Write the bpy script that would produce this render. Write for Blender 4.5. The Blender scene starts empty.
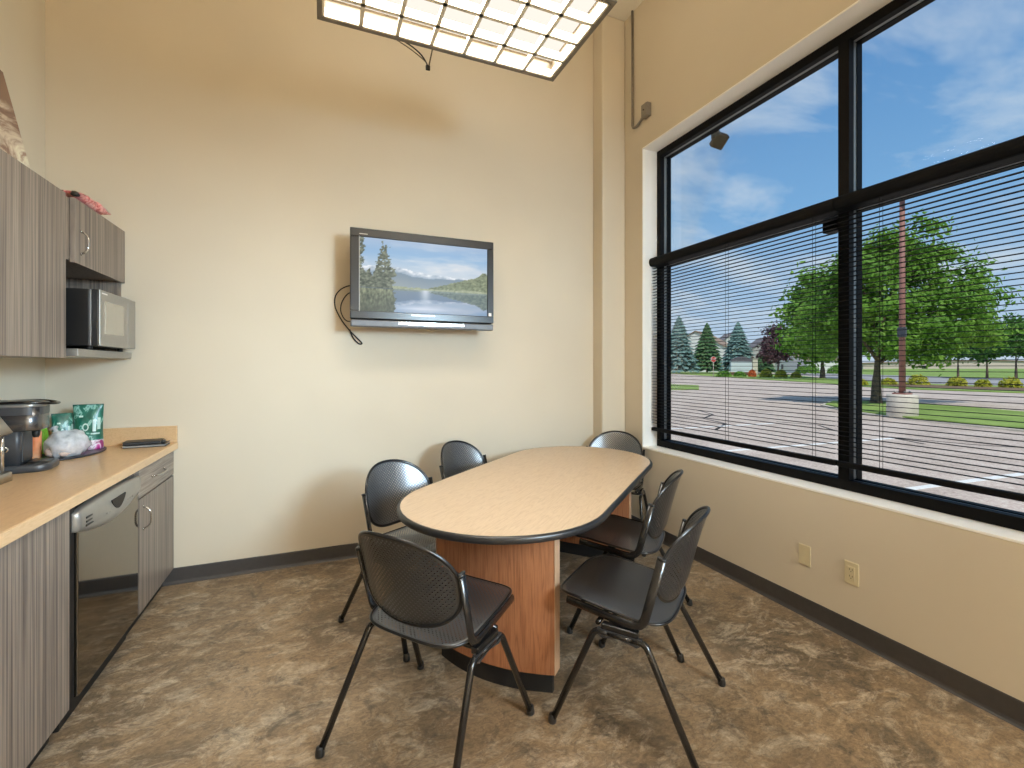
import bpy, bmesh, math, random
import numpy as np
from mathutils import Vector, Matrix, noise as mnoise

R = math.radians
PI = math.pi
scene = bpy.context.scene
COL = scene.collection
random.seed(7)


def srgb(r, g, b):
    def f(c):
        c /= 255.0
        return c / 12.92 if c <= 0.04045 else ((c + 0.055) / 1.055) ** 2.4
    return (f(r), f(g), f(b), 1.0)


# ------------------------------------------------------------------ materials
def new_mat(name):
    m = bpy.data.materials.new(name)
    m.use_nodes = True
    nt = m.node_tree
    for n in list(nt.nodes):
        nt.nodes.remove(n)
    out = nt.nodes.new('ShaderNodeOutputMaterial')
    return m, nt, out


def node(nt, kind, **kw):
    n = nt.nodes.new(kind)
    for k, v in kw.items():
        setattr(n, k, v)
    return n


def principled(nt, out, color=None, rough=0.5, metal=0.0, spec=0.5, coat=0.0):
    b = node(nt, 'ShaderNodeBsdfPrincipled')
    if color is not None:
        b.inputs['Base Color'].default_value = color
    b.inputs['Roughness'].default_value = rough
    b.inputs['Metallic'].default_value = metal
    b.inputs['Specular IOR Level'].default_value = spec
    b.inputs['Coat Weight'].default_value = coat
    b.inputs['Coat Roughness'].default_value = 0.12
    if out is not None:
        nt.links.new(b.outputs[0], out.inputs[0])
    return b


def ramp(nt, stops):
    r = node(nt, 'ShaderNodeValToRGB')
    els = r.color_ramp.elements
    while len(els) < len(stops):
        els.new(0.5)
    for e, (p, c) in zip(els, stops):
        e.position = p
        e.color = c
    return r


def noise_tex(nt, scale, detail=4, rough=0.55, vec=None, dist=0.0):
    n = node(nt, 'ShaderNodeTexNoise')
    n.inputs['Scale'].default_value = scale
    n.inputs['Detail'].default_value = detail
    n.inputs['Roughness'].default_value = rough
    n.inputs['Distortion'].default_value = dist
    if vec is not None:
        nt.links.new(vec, n.inputs['Vector'])
    return n


def obj_coord(nt, scale=(1, 1, 1), rot=(0, 0, 0)):
    tc = node(nt, 'ShaderNodeTexCoord')
    mp = node(nt, 'ShaderNodeMapping')
    mp.inputs['Scale'].default_value = scale
    mp.inputs['Rotation'].default_value = rot
    nt.links.new(tc.outputs['Object'], mp.inputs['Vector'])
    return mp.outputs[0]


def mixc(nt, fac, a, b, mode='MIX'):
    m = node(nt, 'ShaderNodeMix', data_type='RGBA', blend_type=mode)
    for sock, v in ((m.inputs[0], fac), (m.inputs[6], a), (m.inputs[7], b)):
        if hasattr(v, 'is_linked') or hasattr(v, 'links'):
            nt.links.new(v, sock)
        else:
            sock.default_value = v
    return m.outputs[2]


def math_n(nt, op, a, b=0.0):
    m = node(nt, 'ShaderNodeMath', operation=op)
    for sock, v in ((m.inputs[0], a), (m.inputs[1], b)):
        if isinstance(v, (int, float)):
            sock.default_value = v
        else:
            nt.links.new(v, sock)
    return m.outputs[0]


def bump(nt, bsdf, height, strength=0.1, dist=0.01):
    b = node(nt, 'ShaderNodeBump')
    b.inputs['Strength'].default_value = strength
    b.inputs['Distance'].default_value = dist
    nt.links.new(height, b.inputs['Height'])
    nt.links.new(b.outputs[0], bsdf.inputs['Normal'])


def plain(name, color, rough=0.5, metal=0.0, spec=0.5, var=0.06, coat=0.0, scale=30):
    """A procedural paint: small value variation by noise."""
    m, nt, out = new_mat(name)
    b = principled(nt, out, color, rough, metal, spec, coat)
    n = noise_tex(nt, scale, 3, vec=obj_coord(nt))
    d = tuple(max(0, c * (1 - var)) for c in color[:3]) + (1,)
    l = tuple(min(1, c * (1 + var)) for c in color[:3]) + (1,)
    r = ramp(nt, [(0.35, d), (0.65, l)])
    nt.links.new(n.outputs[0], r.inputs[0])
    nt.links.new(r.outputs[0], b.inputs['Base Color'])
    return m


def wall_paint(name, color):
    m, nt, out = new_mat(name)
    b = principled(nt, out, color, 0.62, 0, 0.3)
    v = obj_coord(nt)
    n = noise_tex(nt, 1.3, 2, vec=v)
    r = ramp(nt, [(0.3, tuple(c * 0.97 for c in color[:3]) + (1,)), (0.7, tuple(min(1, c * 1.03) for c in color[:3]) + (1,))])
    nt.links.new(n.outputs[0], r.inputs[0])
    nt.links.new(r.outputs[0], b.inputs['Base Color'])
    n2 = noise_tex(nt, 260, 2, vec=v)
    bump(nt, b, n2.outputs[0], 0.06, 0.002)
    return m


def floor_mat():
    m, nt, out = new_mat('distressed_vinyl')
    b = principled(nt, out, None, 0.42, 0, 0.45)
    v = obj_coord(nt, (1, 1, 1), (0, 0, R(20)))
    vs = obj_coord(nt, (1.0, 1.7, 1), (0, 0, R(62)))
    n1 = noise_tex(nt, 1.6, 10, 0.70, v, 0.5)
    r1 = ramp(nt, [(0.36, srgb(108, 94, 77)), (0.47, srgb(138, 118, 94)), (0.55, srgb(156, 133, 105)), (0.66, srgb(172, 148, 119))])
    nt.links.new(n1.outputs[0], r1.inputs[0])
    n2 = noise_tex(nt, 5.5, 13, 0.78, vs, 0.9)
    r2 = ramp(nt, [(0.49, (0, 0, 0, 1)), (0.62, (1, 1, 1, 1))])
    nt.links.new(n2.outputs[0], r2.inputs[0])
    c1 = mixc(nt, math_n(nt, 'MULTIPLY', r2.outputs[0], 0.75), r1.outputs[0], srgb(202, 187, 164))
    n3 = noise_tex(nt, 7.0, 12, 0.76, v, 0.7)
    r3 = ramp(nt, [(0.53, (0, 0, 0, 1)), (0.64, (1, 1, 1, 1))])
    nt.links.new(n3.outputs[0], r3.inputs[0])
    c2 = mixc(nt, math_n(nt, 'MULTIPLY', r3.outputs[0], 0.7), c1, srgb(84, 76, 67))
    n4 = noise_tex(nt, 34, 9, 0.8, vs, 0.8)
    r4 = ramp(nt, [(0.36, srgb(84, 84, 86)), (0.66, srgb(214, 212, 208))])
    nt.links.new(n4.outputs[0], r4.inputs[0])
    c3 = mixc(nt, 0.6, c2, r4.outputs[0], 'OVERLAY')
    nt.links.new(c3, b.inputs['Base Color'])
    rr = node(nt, 'ShaderNodeMapRange')
    rr.inputs['To Min'].default_value = 0.36
    rr.inputs['To Max'].default_value = 0.58
    nt.links.new(n2.outputs[0], rr.inputs['Value'])
    nt.links.new(rr.outputs[0], b.inputs['Roughness'])
    bump(nt, b, n4.outputs[0], 0.05, 0.002)
    return m


def stripes_mat(name, axis_scale, light, dark, mid, rough=0.38):
    """Zebra laminate: fine straight grain, stretched along one axis."""
    m, nt, out = new_mat(name)
    b = principled(nt, out, None, rough, 0, 0.5)
    v = obj_coord(nt, axis_scale)
    n1 = noise_tex(nt, 1.0, 5, 0.7, v)
    r1 = ramp(nt, [(0.30, dark), (0.45, mid), (0.58, light), (0.75, mid)])
    nt.links.new(n1.outputs[0], r1.inputs[0])
    n2 = noise_tex(nt, 3.1, 3, 0.6, v)
    r2 = ramp(nt, [(0.38, (0.36, 0.34, 0.34, 1)), (0.60, (0.62, 0.61, 0.6, 1))])
    nt.links.new(n2.outputs[0], r2.inputs[0])
    c = mixc(nt, 0.75, r1.outputs[0], r2.outputs[0], 'OVERLAY')
    nt.links.new(c, b.inputs['Base Color'])
    return m


def oak_mat(name, light, dark, ring_scale, stretch, rough=0.35, rot=(0, 0, 0), amount=1.0):
    m, nt, out = new_mat(name)
    b = principled(nt, out, None, rough, 0, 0.5)
    v = obj_coord(nt, stretch, rot)
    n1 = noise_tex(nt, ring_scale, 3, 0.5, v, 0.4)
    # cathedral rings from a banded noise
    w = math_n(nt, 'FRACT', math_n(nt, 'MULTIPLY', n1.outputs[0], 9.0))
    r1 = ramp(nt, [(0.0, dark), (0.25, light), (0.8, light), (1.0, dark)])
    nt.links.new(w, r1.inputs[0])
    n2 = noise_tex(nt, ring_scale * 9, 4, 0.7, v)
    r2 = ramp(nt, [(0.35, dark), (0.6, light)])
    nt.links.new(n2.outputs[0], r2.inputs[0])
    c = mixc(nt, 0.5, r1.outputs[0], r2.outputs[0])
    mid = tuple((a * 0.7 + d * 0.3) for a, d in zip(light, dark))
    c2 = mixc(nt, amount, mid, c)
    nt.links.new(c2, b.inputs['Base Color'])
    return m


def perforated_mat(name, color, rough, metal, pitch=0.0125, hole=0.29):
    """Painted steel sheet with a staggered pattern of round punched holes (UV in metres)."""
    m, nt, out = new_mat(name)
    b = principled(nt, None, color, rough, metal, 0.6, 0.3)
    b.inputs['Coat Roughness'].default_value = 0.3
    uv = node(nt, 'ShaderNodeUVMap')
    sep = node(nt, 'ShaderNodeSeparateXYZ')
    nt.links.new(uv.outputs[0], sep.inputs[0])
    u = math_n(nt, 'DIVIDE', sep.outputs[0], pitch)
    w = math_n(nt, 'DIVIDE', sep.outputs[1], pitch)
    a = math_n(nt, 'ADD', u, w)
    d = math_n(nt, 'SUBTRACT', u, w)
    fa = math_n(nt, 'SUBTRACT', math_n(nt, 'FRACT', math_n(nt, 'ADD', math_n(nt, 'MULTIPLY', a, 0.7071), 200.0)), 0.5)
    fd = math_n(nt, 'SUBTRACT', math_n(nt, 'FRACT', math_n(nt, 'ADD', math_n(nt, 'MULTIPLY', d, 0.7071), 200.0)), 0.5)
    rr = math_n(nt, 'SQRT', math_n(nt, 'ADD', math_n(nt, 'MULTIPLY', fa, fa), math_n(nt, 'MULTIPLY', fd, fd)))
    isolid = math_n(nt, 'GREATER_THAN', rr, hole)
    t = node(nt, 'ShaderNodeBsdfTransparent')
    mx = node(nt, 'ShaderNodeMixShader')
    nt.links.new(isolid, mx.inputs[0])
    nt.links.new(t.outputs[0], mx.inputs[1])
    nt.links.new(b.outputs[0], mx.inputs[2])
    nt.links.new(mx.outputs[0], out.inputs[0])
    return m


def glass_mat(name):
    m, nt, out = new_mat(name)
    t = node(nt, 'ShaderNodeBsdfTransparent')
    t.inputs[0].default_value = (0.95, 0.97, 0.97, 1)
    g = node(nt, 'ShaderNodeBsdfGlossy')
    g.inputs['Roughness'].default_value = 0.02
    fr = node(nt, 'ShaderNodeFresnel')
    fr.inputs[0].default_value = 1.35
    n = noise_tex(nt, 3, 2, vec=obj_coord(nt))
    mx = node(nt, 'ShaderNodeMixShader')
    k = math_n(nt, 'MULTIPLY', fr.outputs[0], math_n(nt, 'ADD', math_n(nt, 'MULTIPLY', n.outputs[0], 0.05), 0.12))
    nt.links.new(k, mx.inputs[0])
    nt.links.new(t.outputs[0], mx.inputs[1])
    nt.links.new(g.outputs[0], mx.inputs[2])
    nt.links.new(mx.outputs[0], out.inputs[0])
    return m


def film_mat(name, tint, alpha, rough=0.2):
    """Thin clear plastic film."""
    m, nt, out = new_mat(name)
    b = principled(nt, None, tint, rough, 0, 0.7)
    t = node(nt, 'ShaderNodeBsdfTransparent')
    n = noise_tex(nt, 45, 4, vec=obj_coord(nt))
    k = math_n(nt, 'ADD', math_n(nt, 'MULTIPLY', n.outputs[0], 0.5), alpha - 0.25)
    mx = node(nt, 'ShaderNodeMixShader')
    nt.links.new(k, mx.inputs[0])
    nt.links.new(t.outputs[0], mx.inputs[1])
    nt.links.new(b.outputs[0], mx.inputs[2])
    nt.links.new(mx.outputs[0], out.inputs[0])
    return m


def emit_mat(name, color, strength):
    m, nt, out = new_mat(name)
    e = node(nt, 'ShaderNodeEmission')
    e.inputs[0].default_value = color
    e.inputs[1].default_value = strength
    nt.links.new(e.outputs[0], out.inputs[0])
    return m


def leaf_mat(name, c_dark, c_mid, c_light, scale=1.2, trans=0.35):
    m, nt, out = new_mat(name)
    b = principled(nt, None, None, 0.55, 0, 0.3)
    n = noise_tex(nt, scale, 5, 0.75, obj_coord(nt))
    r = ramp(nt, [(0.3, c_dark), (0.5, c_mid), (0.7, c_light)])
    nt.links.new(n.outputs[0], r.inputs[0])
    nt.links.new(r.outputs[0], b.inputs['Base Color'])
    t = node(nt, 'ShaderNodeBsdfTranslucent')
    nt.links.new(r.outputs[0], t.inputs[0])
    mx = node(nt, 'ShaderNodeMixShader')
    mx.inputs[0].default_value = trans
    nt.links.new(b.outputs[0], mx.inputs[1])
    nt.links.new(t.outputs[0], mx.inputs[2])
    nt.links.new(mx.outputs[0], out.inputs[0])
    return m


def ground_mat(name, stops, scale, rough=0.9, fine=60, fine_amt=0.4):
    m, nt, out = new_mat(name)
    b = principled(nt, out, None, rough, 0, 0.2)
    v = obj_coord(nt)
    n = noise_tex(nt, scale, 6, 0.65, v)
    r = ramp(nt, stops)
    nt.links.new(n.outputs[0], r.inputs[0])
    n2 = noise_tex(nt, fine, 3, 0.7, v)
    r2 = ramp(nt, [(0.3, (0.25, 0.25, 0.25, 1)), (0.7, (0.75, 0.75, 0.75, 1))])
    nt.links.new(n2.outputs[0], r2.inputs[0])
    c = mixc(nt, fine_amt, r.outputs[0], r2.outputs[0], 'OVERLAY')
    nt.links.new(c, b.inputs['Base Color'])
    return m


M = {}
M['wall'] = wall_paint('beige_wall_paint', srgb(213, 201, 180))
M['wall_left'] = wall_paint('cream_wall_paint', srgb(224, 215, 196))
M['reveal'] = wall_paint('white_reveal_paint', srgb(250, 247, 240))
M['ceiling'] = wall_paint('ceiling_paint', srgb(232, 226, 212))
M['floor'] = floor_mat()
M['base'] = plain('charcoal_vinyl_base', srgb(66, 63, 62), 0.45)
M['lam'] = stripes_mat('zebra_laminate', (3, 62, 0.5), srgb(150, 138, 126), srgb(76, 69, 66), srgb(114, 104, 97))
M['lam_h'] = stripes_mat('zebra_laminate_crosswise', (3, 1.4, 60), srgb(160, 148, 135), srgb(100, 92, 86), srgb(132, 121, 111))
M['lam_side'] = stripes_mat('zebra_laminate_side', (55, 55, 0.9), srgb(150, 138, 124), srgb(84, 75, 70), srgb(122, 110, 100))
M['counter'] = oak_mat('maple_laminate', srgb(218, 182, 138), srgb(200, 160, 116), 3.0, (6, 1, 6), 0.3, amount=0.8)
M['counter_edge'] = oak_mat('maple_edge', srgb(230, 196, 154), srgb(216, 178, 134), 3.0, (6, 1, 6), 0.4, amount=0.8)
M['table'] = oak_mat('oak_tabletop', srgb(207, 180, 149), srgb(188, 158, 126), 2.2, (1, 9, 9), 0.3)
M['oak'] = oak_mat('red_oak_panel', srgb(166, 110, 74), srgb(124, 76, 48), 2.4, (8, 8, 0.4), 0.38)
M['oak_band'] = oak_mat('oak_edge_band', srgb(196, 160, 128), srgb(170, 130, 98), 4, (8, 8, 1), 0.4)
M['black_rubber'] = plain('black_rubber', srgb(34, 33, 33), 0.35, spec=0.6)
M['kick'] = plain('black_kick', srgb(22, 21, 21), 0.55)
M['steel'] = plain('satin_steel', srgb(170, 168, 165), 0.28, 1.0, var=0.04)
M['dark_steel'] = plain('dark_brushed_steel', srgb(112, 113, 116), 0.25, 0.85, var=0.04)
M['chrome'] = plain('chrome', srgb(205, 205, 205), 0.12, 1.0, var=0.02)
M['silver_plastic'] = plain('silver_plastic', srgb(160, 158, 153), 0.32, 0.6, var=0.03)
M['dw_door'] = plain('dishwasher_black_steel', srgb(126, 120, 111), 0.06, 1.0, var=0.02)
M['black_gloss'] = plain('black_gloss', srgb(20, 20, 21), 0.12, spec=0.6)
M['black_plastic'] = plain('black_plastic', srgb(28, 28, 29), 0.4)
M['grey_plastic'] = plain('dark_grey_plastic', srgb(70, 72, 76), 0.35, 0.2)
M['blue_steel'] = plain('blue_grey_plastic', srgb(120, 130, 142), 0.25, 0.5)
M['cream_plastic'] = plain('ivory_plastic', srgb(214, 200, 164), 0.35, var=0.02)
M['ivory_dark'] = plain('outlet_slot', srgb(60, 52, 40), 0.6)
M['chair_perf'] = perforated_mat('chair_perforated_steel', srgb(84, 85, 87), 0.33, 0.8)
M['chair_perf_sheen'] = perforated_mat('chair_perforated_steel_sheen', srgb(120, 122, 125), 0.34, 0.75)  # lighter copy of the dark steel; window reflection put into the colour
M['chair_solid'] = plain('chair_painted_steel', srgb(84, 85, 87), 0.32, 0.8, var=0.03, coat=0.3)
M['chair_solid_sheen'] = plain('chair_painted_steel_sheen', srgb(120, 122, 125), 0.33, 0.75, var=0.03, coat=0.3)  # solid border to match, same reflection put into the colour
M['chair_rim'] = plain('chair_rim', srgb(44, 44, 45), 0.28, 0.6, var=0.03, coat=0.4)
M['chair_tube'] = plain('chair_tube', srgb(50, 49, 49), 0.26, 0.7, var=0.03, coat=0.5)
M['chair_clamp'] = plain('chair_clamp', srgb(60, 60, 62), 0.4, 0.3)
M['frame'] = plain('dark_bronze_aluminium', srgb(17, 16, 16), 0.55, 0.0, spec=0.12)
M['frame_in'] = plain('glazing_pocket_aluminium', srgb(128, 132, 132), 0.35, 0.15)
M['blind'] = plain('black_blind', srgb(17, 17, 18), 0.6, spec=.1)
M['glass'] = glass_mat('window_glass')
M['fixture'] = plain('fixture_trim', srgb(120, 108, 90), 0.4, 0.2)
M['louver'] = plain('white_louver', srgb(238, 226, 200), 0.35)
M['lamp'] = emit_mat('lamp_glow', (1.0, 0.93, 0.82, 1), .95)
M['conduit'] = plain('conduit_grey', srgb(140, 132, 122), 0.4, 0.4)
M['cable'] = plain('black_cable', srgb(25, 24, 23), 0.5)
M['cable_grey'] = plain('grey_cable', srgb(92, 82, 66), 0.5)


# ------------------------------------------------------------------ mesh builder
class MB:
    def __init__(self):
        self.v, self.f, self.mi, self.sm = [], [], [], []
        self.mats = []
        self.uv = None

    def slot(self, m):
        if m not in self.mats:
            self.mats.append(m)
        return self.mats.index(m)

    def add(self, verts, faces, mat, smooth=False):
        o = len(self.v)
        self.v += [tuple(p) for p in verts]
        k = self.slot(mat)
        for f in faces:
            self.f.append(tuple(i + o for i in f))
            self.mi.append(k)
            self.sm.append(smooth)
        return self

    def bm(self, b, mat, smooth=False):
        b.verts.index_update()
        self.add([v.co[:] for v in b.verts], [[v.index for v in f.verts] for f in b.faces], mat, smooth)
        b.free()
        return self

    def box(self, a, c, mat, bev=0.0, seg=2, xf=None):
        b = bmesh.new()
        bmesh.ops.create_cube(b, size=1.0)
        lo = Vector([min(p, q) for p, q in zip(a, c)])
        hi = Vector([max(p, q) for p, q in zip(a, c)])
        for v in b.verts:
            v.co = Vector([lo[i] + (v.co[i] + 0.5) * (hi[i] - lo[i]) for i in range(3)])
        if bev > 0:
            bev = min(bev, 0.49 * min(hi - lo))
            bmesh.ops.bevel(b, geom=list(b.edges), offset=bev, segments=seg, affect='EDGES', profile=0.5)
        if xf is not None:
            for v in b.verts:
                v.co = xf @ v.co
        return self.bm(b, mat, False)

    def tube(self, pts, r, mat, n=10, ry=None, caps=True, up=Vector((0, 0, 1)), closed=False, fixed=None):
        """Sweep an ellipse (r across, ry in the other direction) along pts."""
        pts = [Vector(p) for p in pts]
        ry = r if ry is None else ry
        m = len(pts)
        T = []
        for i in range(m):
            if closed:
                t = pts[(i + 1) % m] - pts[i - 1]
            else:
                t = pts[min(i + 1, m - 1)] - pts[max(i - 1, 0)]
            T.append(t.normalized())
        if fixed is not None:
            nrm = Vector(fixed)
        else:
            nrm = up if abs(T[0].dot(up)) < 0.9 else Vector((1, 0, 0))
        nrm = (nrm - T[0] * nrm.dot(T[0])).normalized()
        verts, faces = [], []
        for i in range(m):
            if fixed is not None:
                nrm = Vector(fixed)
            nrm = (nrm - T[i] * nrm.dot(T[i])).normalized()
            bi = T[i].cross(nrm)
            rr = r[i] if isinstance(r, (list, tuple)) else r
            r2 = ry[i] if isinstance(ry, (list, tuple)) else ry
            for k in range(n):
                a = 2 * PI * k / n
                verts.append(pts[i] + nrm * (math.cos(a) * rr) + bi * (math.sin(a) * r2))
        rng = m if closed else m - 1
        for i in range(rng):
            j = (i + 1) % m
            for k in range(n):
                l = (k + 1) % n
                faces.append((i * n + k, i * n + l, j * n + l, j * n + k))
        if caps and not closed:
            faces.append(tuple(range(n - 1, -1, -1)))
            faces.append(tuple((m - 1) * n + k for k in range(n)))
        return self.add(verts, faces, mat, True)

    def lathe(self, prof, mat, c=(0, 0, 0), n=24, smooth=True, axis='Z'):
        verts, faces = [], []
        for (r, z) in prof:
            for k in range(n):
                a = 2 * PI * k / n
                x, y = r * math.cos(a), r * math.sin(a)
                p = {'Z': (x, y, z), 'X': (z, x, y), 'Y': (y, z, x)}[axis]
                verts.append((p[0] + c[0], p[1] + c[1], p[2] + c[2]))
        for i in range(len(prof) - 1):
            for k in range(n):
                l = (k + 1) % n
                faces.append((i * n + k, i * n + l, (i + 1) * n + l, (i + 1) * n + k))
        if prof[0][0] > 1e-6:
            faces.append(tuple(range(n - 1, -1, -1)))
        if prof[-1][0] > 1e-6:
            faces.append(tuple((len(prof) - 1) * n + k for k in range(n)))
        return self.add(verts, faces, mat, smooth)

    def prism(self, poly, z0, z1, mat, bev=0.0, seg=2, smooth=False, mat_side=None):
        b = bmesh.new()
        vs = [b.verts.new((p[0], p[1], z0)) for p in poly]
        f = b.faces.new(vs)
        ex = bmesh.ops.extrude_face_region(b, geom=[f])
        for e in ex['geom']:
            if isinstance(e, bmesh.types.BMVert):
                e.co.z = z1
        bmesh.ops.recalc_face_normals(b, faces=b.faces)
        if bev > 0:
            ed = [e for e in b.edges if abs(e.verts[0].co.z - e.verts[1].co.z) < 1e-6]
            bmesh.ops.bevel(b, geom=ed, offset=bev, segments=seg, affect='EDGES', profile=0.5)
        return self.bm(b, mat, smooth)

    def grid(self, fn, nu, nv, mat, smooth=True):
        verts = [fn(i / nu, j / nv) for j in range(nv + 1) for i in range(nu + 1)]
        faces = []
        for j in range(nv):
            for i in range(nu):
                a = j * (nu + 1) + i
                faces.append((a, a + 1, a + nu + 2, a + nu + 1))
        return self.add(verts, faces, mat, smooth)

    def build(self, name, parent=None, solid=0.0, off=-1.0, recalc=False, world=True):
        me = bpy.data.meshes.new(name)
        o = bpy.data.objects.new(name, me)
        COL.objects.link(o)
        shift = Vector((0, 0, 0))
        if parent is not None:
            o.parent = parent
            if world:
                p = parent
                while p is not None:
                    shift += p.location
                    p = p.parent
        me.from_pydata([(p[0] - shift.x, p[1] - shift.y, p[2] - shift.z) for p in self.v], [], self.f)
        for m in self.mats:
            me.materials.append(m)
        me.polygons.foreach_set('material_index', self.mi)
        me.polygons.foreach_set('use_smooth', self.sm)
        me.update()
        if recalc:
            b = bmesh.new()
            b.from_mesh(me)
            bmesh.ops.recalc_face_normals(b, faces=b.faces)
            b.to_mesh(me)
            b.free()
        if solid:
            s = o.modifiers.new('thickness', 'SOLIDIFY')
            s.thickness = solid
            s.offset = off
        return o


def tag(o, label=None, cat=None, group=None, kind=None):
    if label:
        o['label'] = label
    if cat:
        o['category'] = cat
    if group:
        o['group'] = group
    if kind:
        o['kind'] = kind
    return o


def thing(name, loc, label, cat, group=None, rz=0.0):
    o = bpy.data.objects.new(name, None)
    o.empty_display_size = 0.1
    COL.objects.link(o)
    o.location = loc
    o.rotation_euler = (0, 0, rz)
    return tag(o, label, cat, group)


def fillet(pts, rad, seg=6):
    pts = [Vector(p) for p in pts]
    out = [pts[0]]
    for i in range(1, len(pts) - 1):
        p, a, b = pts[i], pts[i - 1], pts[i + 1]
        r = rad[i - 1] if isinstance(rad, (list, tuple)) else rad
        d1, d2 = (a - p), (b - p)
        l = min(r, d1.length * 0.49, d2.length * 0.49)
        q1, q2 = p + d1.normalized() * l, p + d2.normalized() * l
        for k in range(seg + 1):
            t = k / seg
            out.append((1 - t) ** 2 * q1 + 2 * t * (1 - t) * p + t * t * q2)
    out.append(pts[-1])
    return out


def spline(pts, seg=8):
    pts = [Vector(p) for p in pts]
    out = []
    for i in range(len(pts) - 1):
        p0, p1, p2, p3 = pts[max(i - 1, 0)], pts[i], pts[i + 1], pts[min(i + 2, len(pts) - 1)]
        for k in range(seg):
            t = k / seg
            out.append(0.5 * ((2 * p1) + (p2 - p0) * t + (2 * p0 - 5 * p1 + 4 * p2 - p3) * t * t + (3 * p1 - p0 - 3 * p2 + p3) * t ** 3))
    out.append(pts[-1])
    return out


def struct(mb, name, parent=None, **kw):
    o = mb.build(name, parent, **kw)
    if parent is None:
        o['kind'] = 'structure'
    return o


# ------------------------------------------------------------------ camera
TH = R(22.4)
CAMH = 1.4
cam_d = bpy.data.cameras.new('camera')
cam = bpy.data.objects.new('camera', cam_d)
COL.objects.link(cam)
cam.location = (0, 0, CAMH)
cam.rotation_euler = (R(90), 0, -TH)
cam_d.sensor_width = 36
cam_d.sensor_fit = 'HORIZONTAL'
cam_d.lens = 36 * 460 / 1024
cam_d.shift_y = -17 / 1024
cam_d.clip_end = 2000
scene.camera = cam

# ------------------------------------------------------------------ room shell
XL, XR, YB, YF, ZC = -1.52, 2.51, 3.576, -7.0, 4.5
WT = 0.30                       # wall thickness
WY0, WY1, WZ0, WZ1 = 0.10, 3.19, 0.712, 3.258      # window opening
struct(MB().box((XL - .2, YF - .2, -.12), (XR, YB + .2, 0), M['floor']), 'floor')
struct(MB().box((XL - .2, YF - .2, ZC), (XR + WT, YB + .2, ZC + .15), M['ceiling']), 'ceiling')
struct(MB().box((XL - .2, YB, 0), (XR + WT, YB + .2, ZC), M['wall']), 'wall_back')
struct(MB().box((XL - .2, YF, 0), (XL, YB, ZC), M['wall_left']), 'wall_left')
struct(MB().box((XL - .2, YF - .2, 0), (XR + WT, YF, ZC), M['wall']), 'wall_rear')
w = MB()
w.box((XR, YF, -.3), (XR + WT, YB, WZ0), M['wall'])
w.box((XR, YF, WZ1), (XR + WT, YB, ZC), M['wall'])
w.box((XR, WY1, WZ0), (XR + WT, YB, WZ1), M['wall'])
w.box((XR, YF, WZ0), (XR + WT, WY0, WZ1), M['wall'])
struct(w, 'wall_right')
# white painted return round the window opening (thin lining boards)
RX1 = 2.66
t = MB()
t.box((XR - .002, WY0, WZ0), (RX1, WY1, WZ0 + .012), M['reveal'], .002)
t.box((XR - .002, WY0, WZ1 - .012), (RX1, WY1, WZ1), M['reveal'], .002)
t.box((XR - .002, WY1 - .012, WZ0 + .012), (RX1, WY1, WZ1 - .012), M['reveal'], .002)
t.box((XR - .002, WY0, WZ0 + .012), (RX1, WY0 + .012, WZ1 - .012), M['reveal'], .002)
struct(t, 'trim_1')
# boxed-out column in the corner
struct(MB().box((2.268, 3.425, 0), (XR, YB, ZC), M['wall'], .012, 3), 'column')


def baseboard(p, q, nrm, name):
    p, q, nrm = Vector(p), Vector(q), Vector(nrm)
    prof = [(0, 0), (0.016, 0), (0.010, 0.008), (0.006, 0.02), (0.006, 0.098), (0.004, 0.103), (0, 0.103)]
    mb = MB()
    vs = []
    for e in (p, q):
        for d, z in prof:
            vs.append(e + nrm * d + Vector((0, 0, z)))
    k = len(prof)
    fs = [(i, (i + 1) % k, k + (i + 1) % k, k + i) for i in range(k)] + [tuple(range(k)), tuple(range(2 * k - 1, k - 1, -1))]
    mb.add(vs, fs, M['base'])
    struct(mb, name, recalc=True)


baseboard((-.95, YB, 0), (2.268, YB, 0), (0, -1, 0), 'baseboard_back')
baseboard((XR, YF, 0), (XR, 3.425, 0), (-1, 0, 0), 'baseboard_right')
cb = MB()
cb.box((2.262, 3.409, 0), (XR - .016, 3.425, .103), M['base'], .003)
cb.box((2.252, 3.409, 0), (2.268, YB - .016, .103), M['base'], .003)
struct(cb, 'baseboard_column')

# ------------------------------------------------------------------ window
win = tag(bpy.data.objects.new('window_1', None), kind='structure')
COL.objects.link(win)
FX0, FX1, GX = 2.655, 2.770, 2.712
FW = 0.055
MUL = 1.648                   # mullion centre Y
TZ0, TZ1 = 2.258, 2.328       # transom


def frame_bar(a, b, name):
    """storefront bar: dark inner and outer faces, paler glazing pocket between."""
    mb = MB()
    (y0, z0), (y1, z1) = a, b
    mb.box((FX0, y0, z0), (FX0 + .042, y1, z1), M['frame'], .002)
    mb.box((FX0 + .042, y0 + .004, z0 + .004), (GX + .012, y1 - .004, z1 - .004), M['frame_in'])
    mb.box((GX + .012, y0, z0), (FX1, y1, z1), M['frame'], .002)
    return mb.build(name, win)


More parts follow.
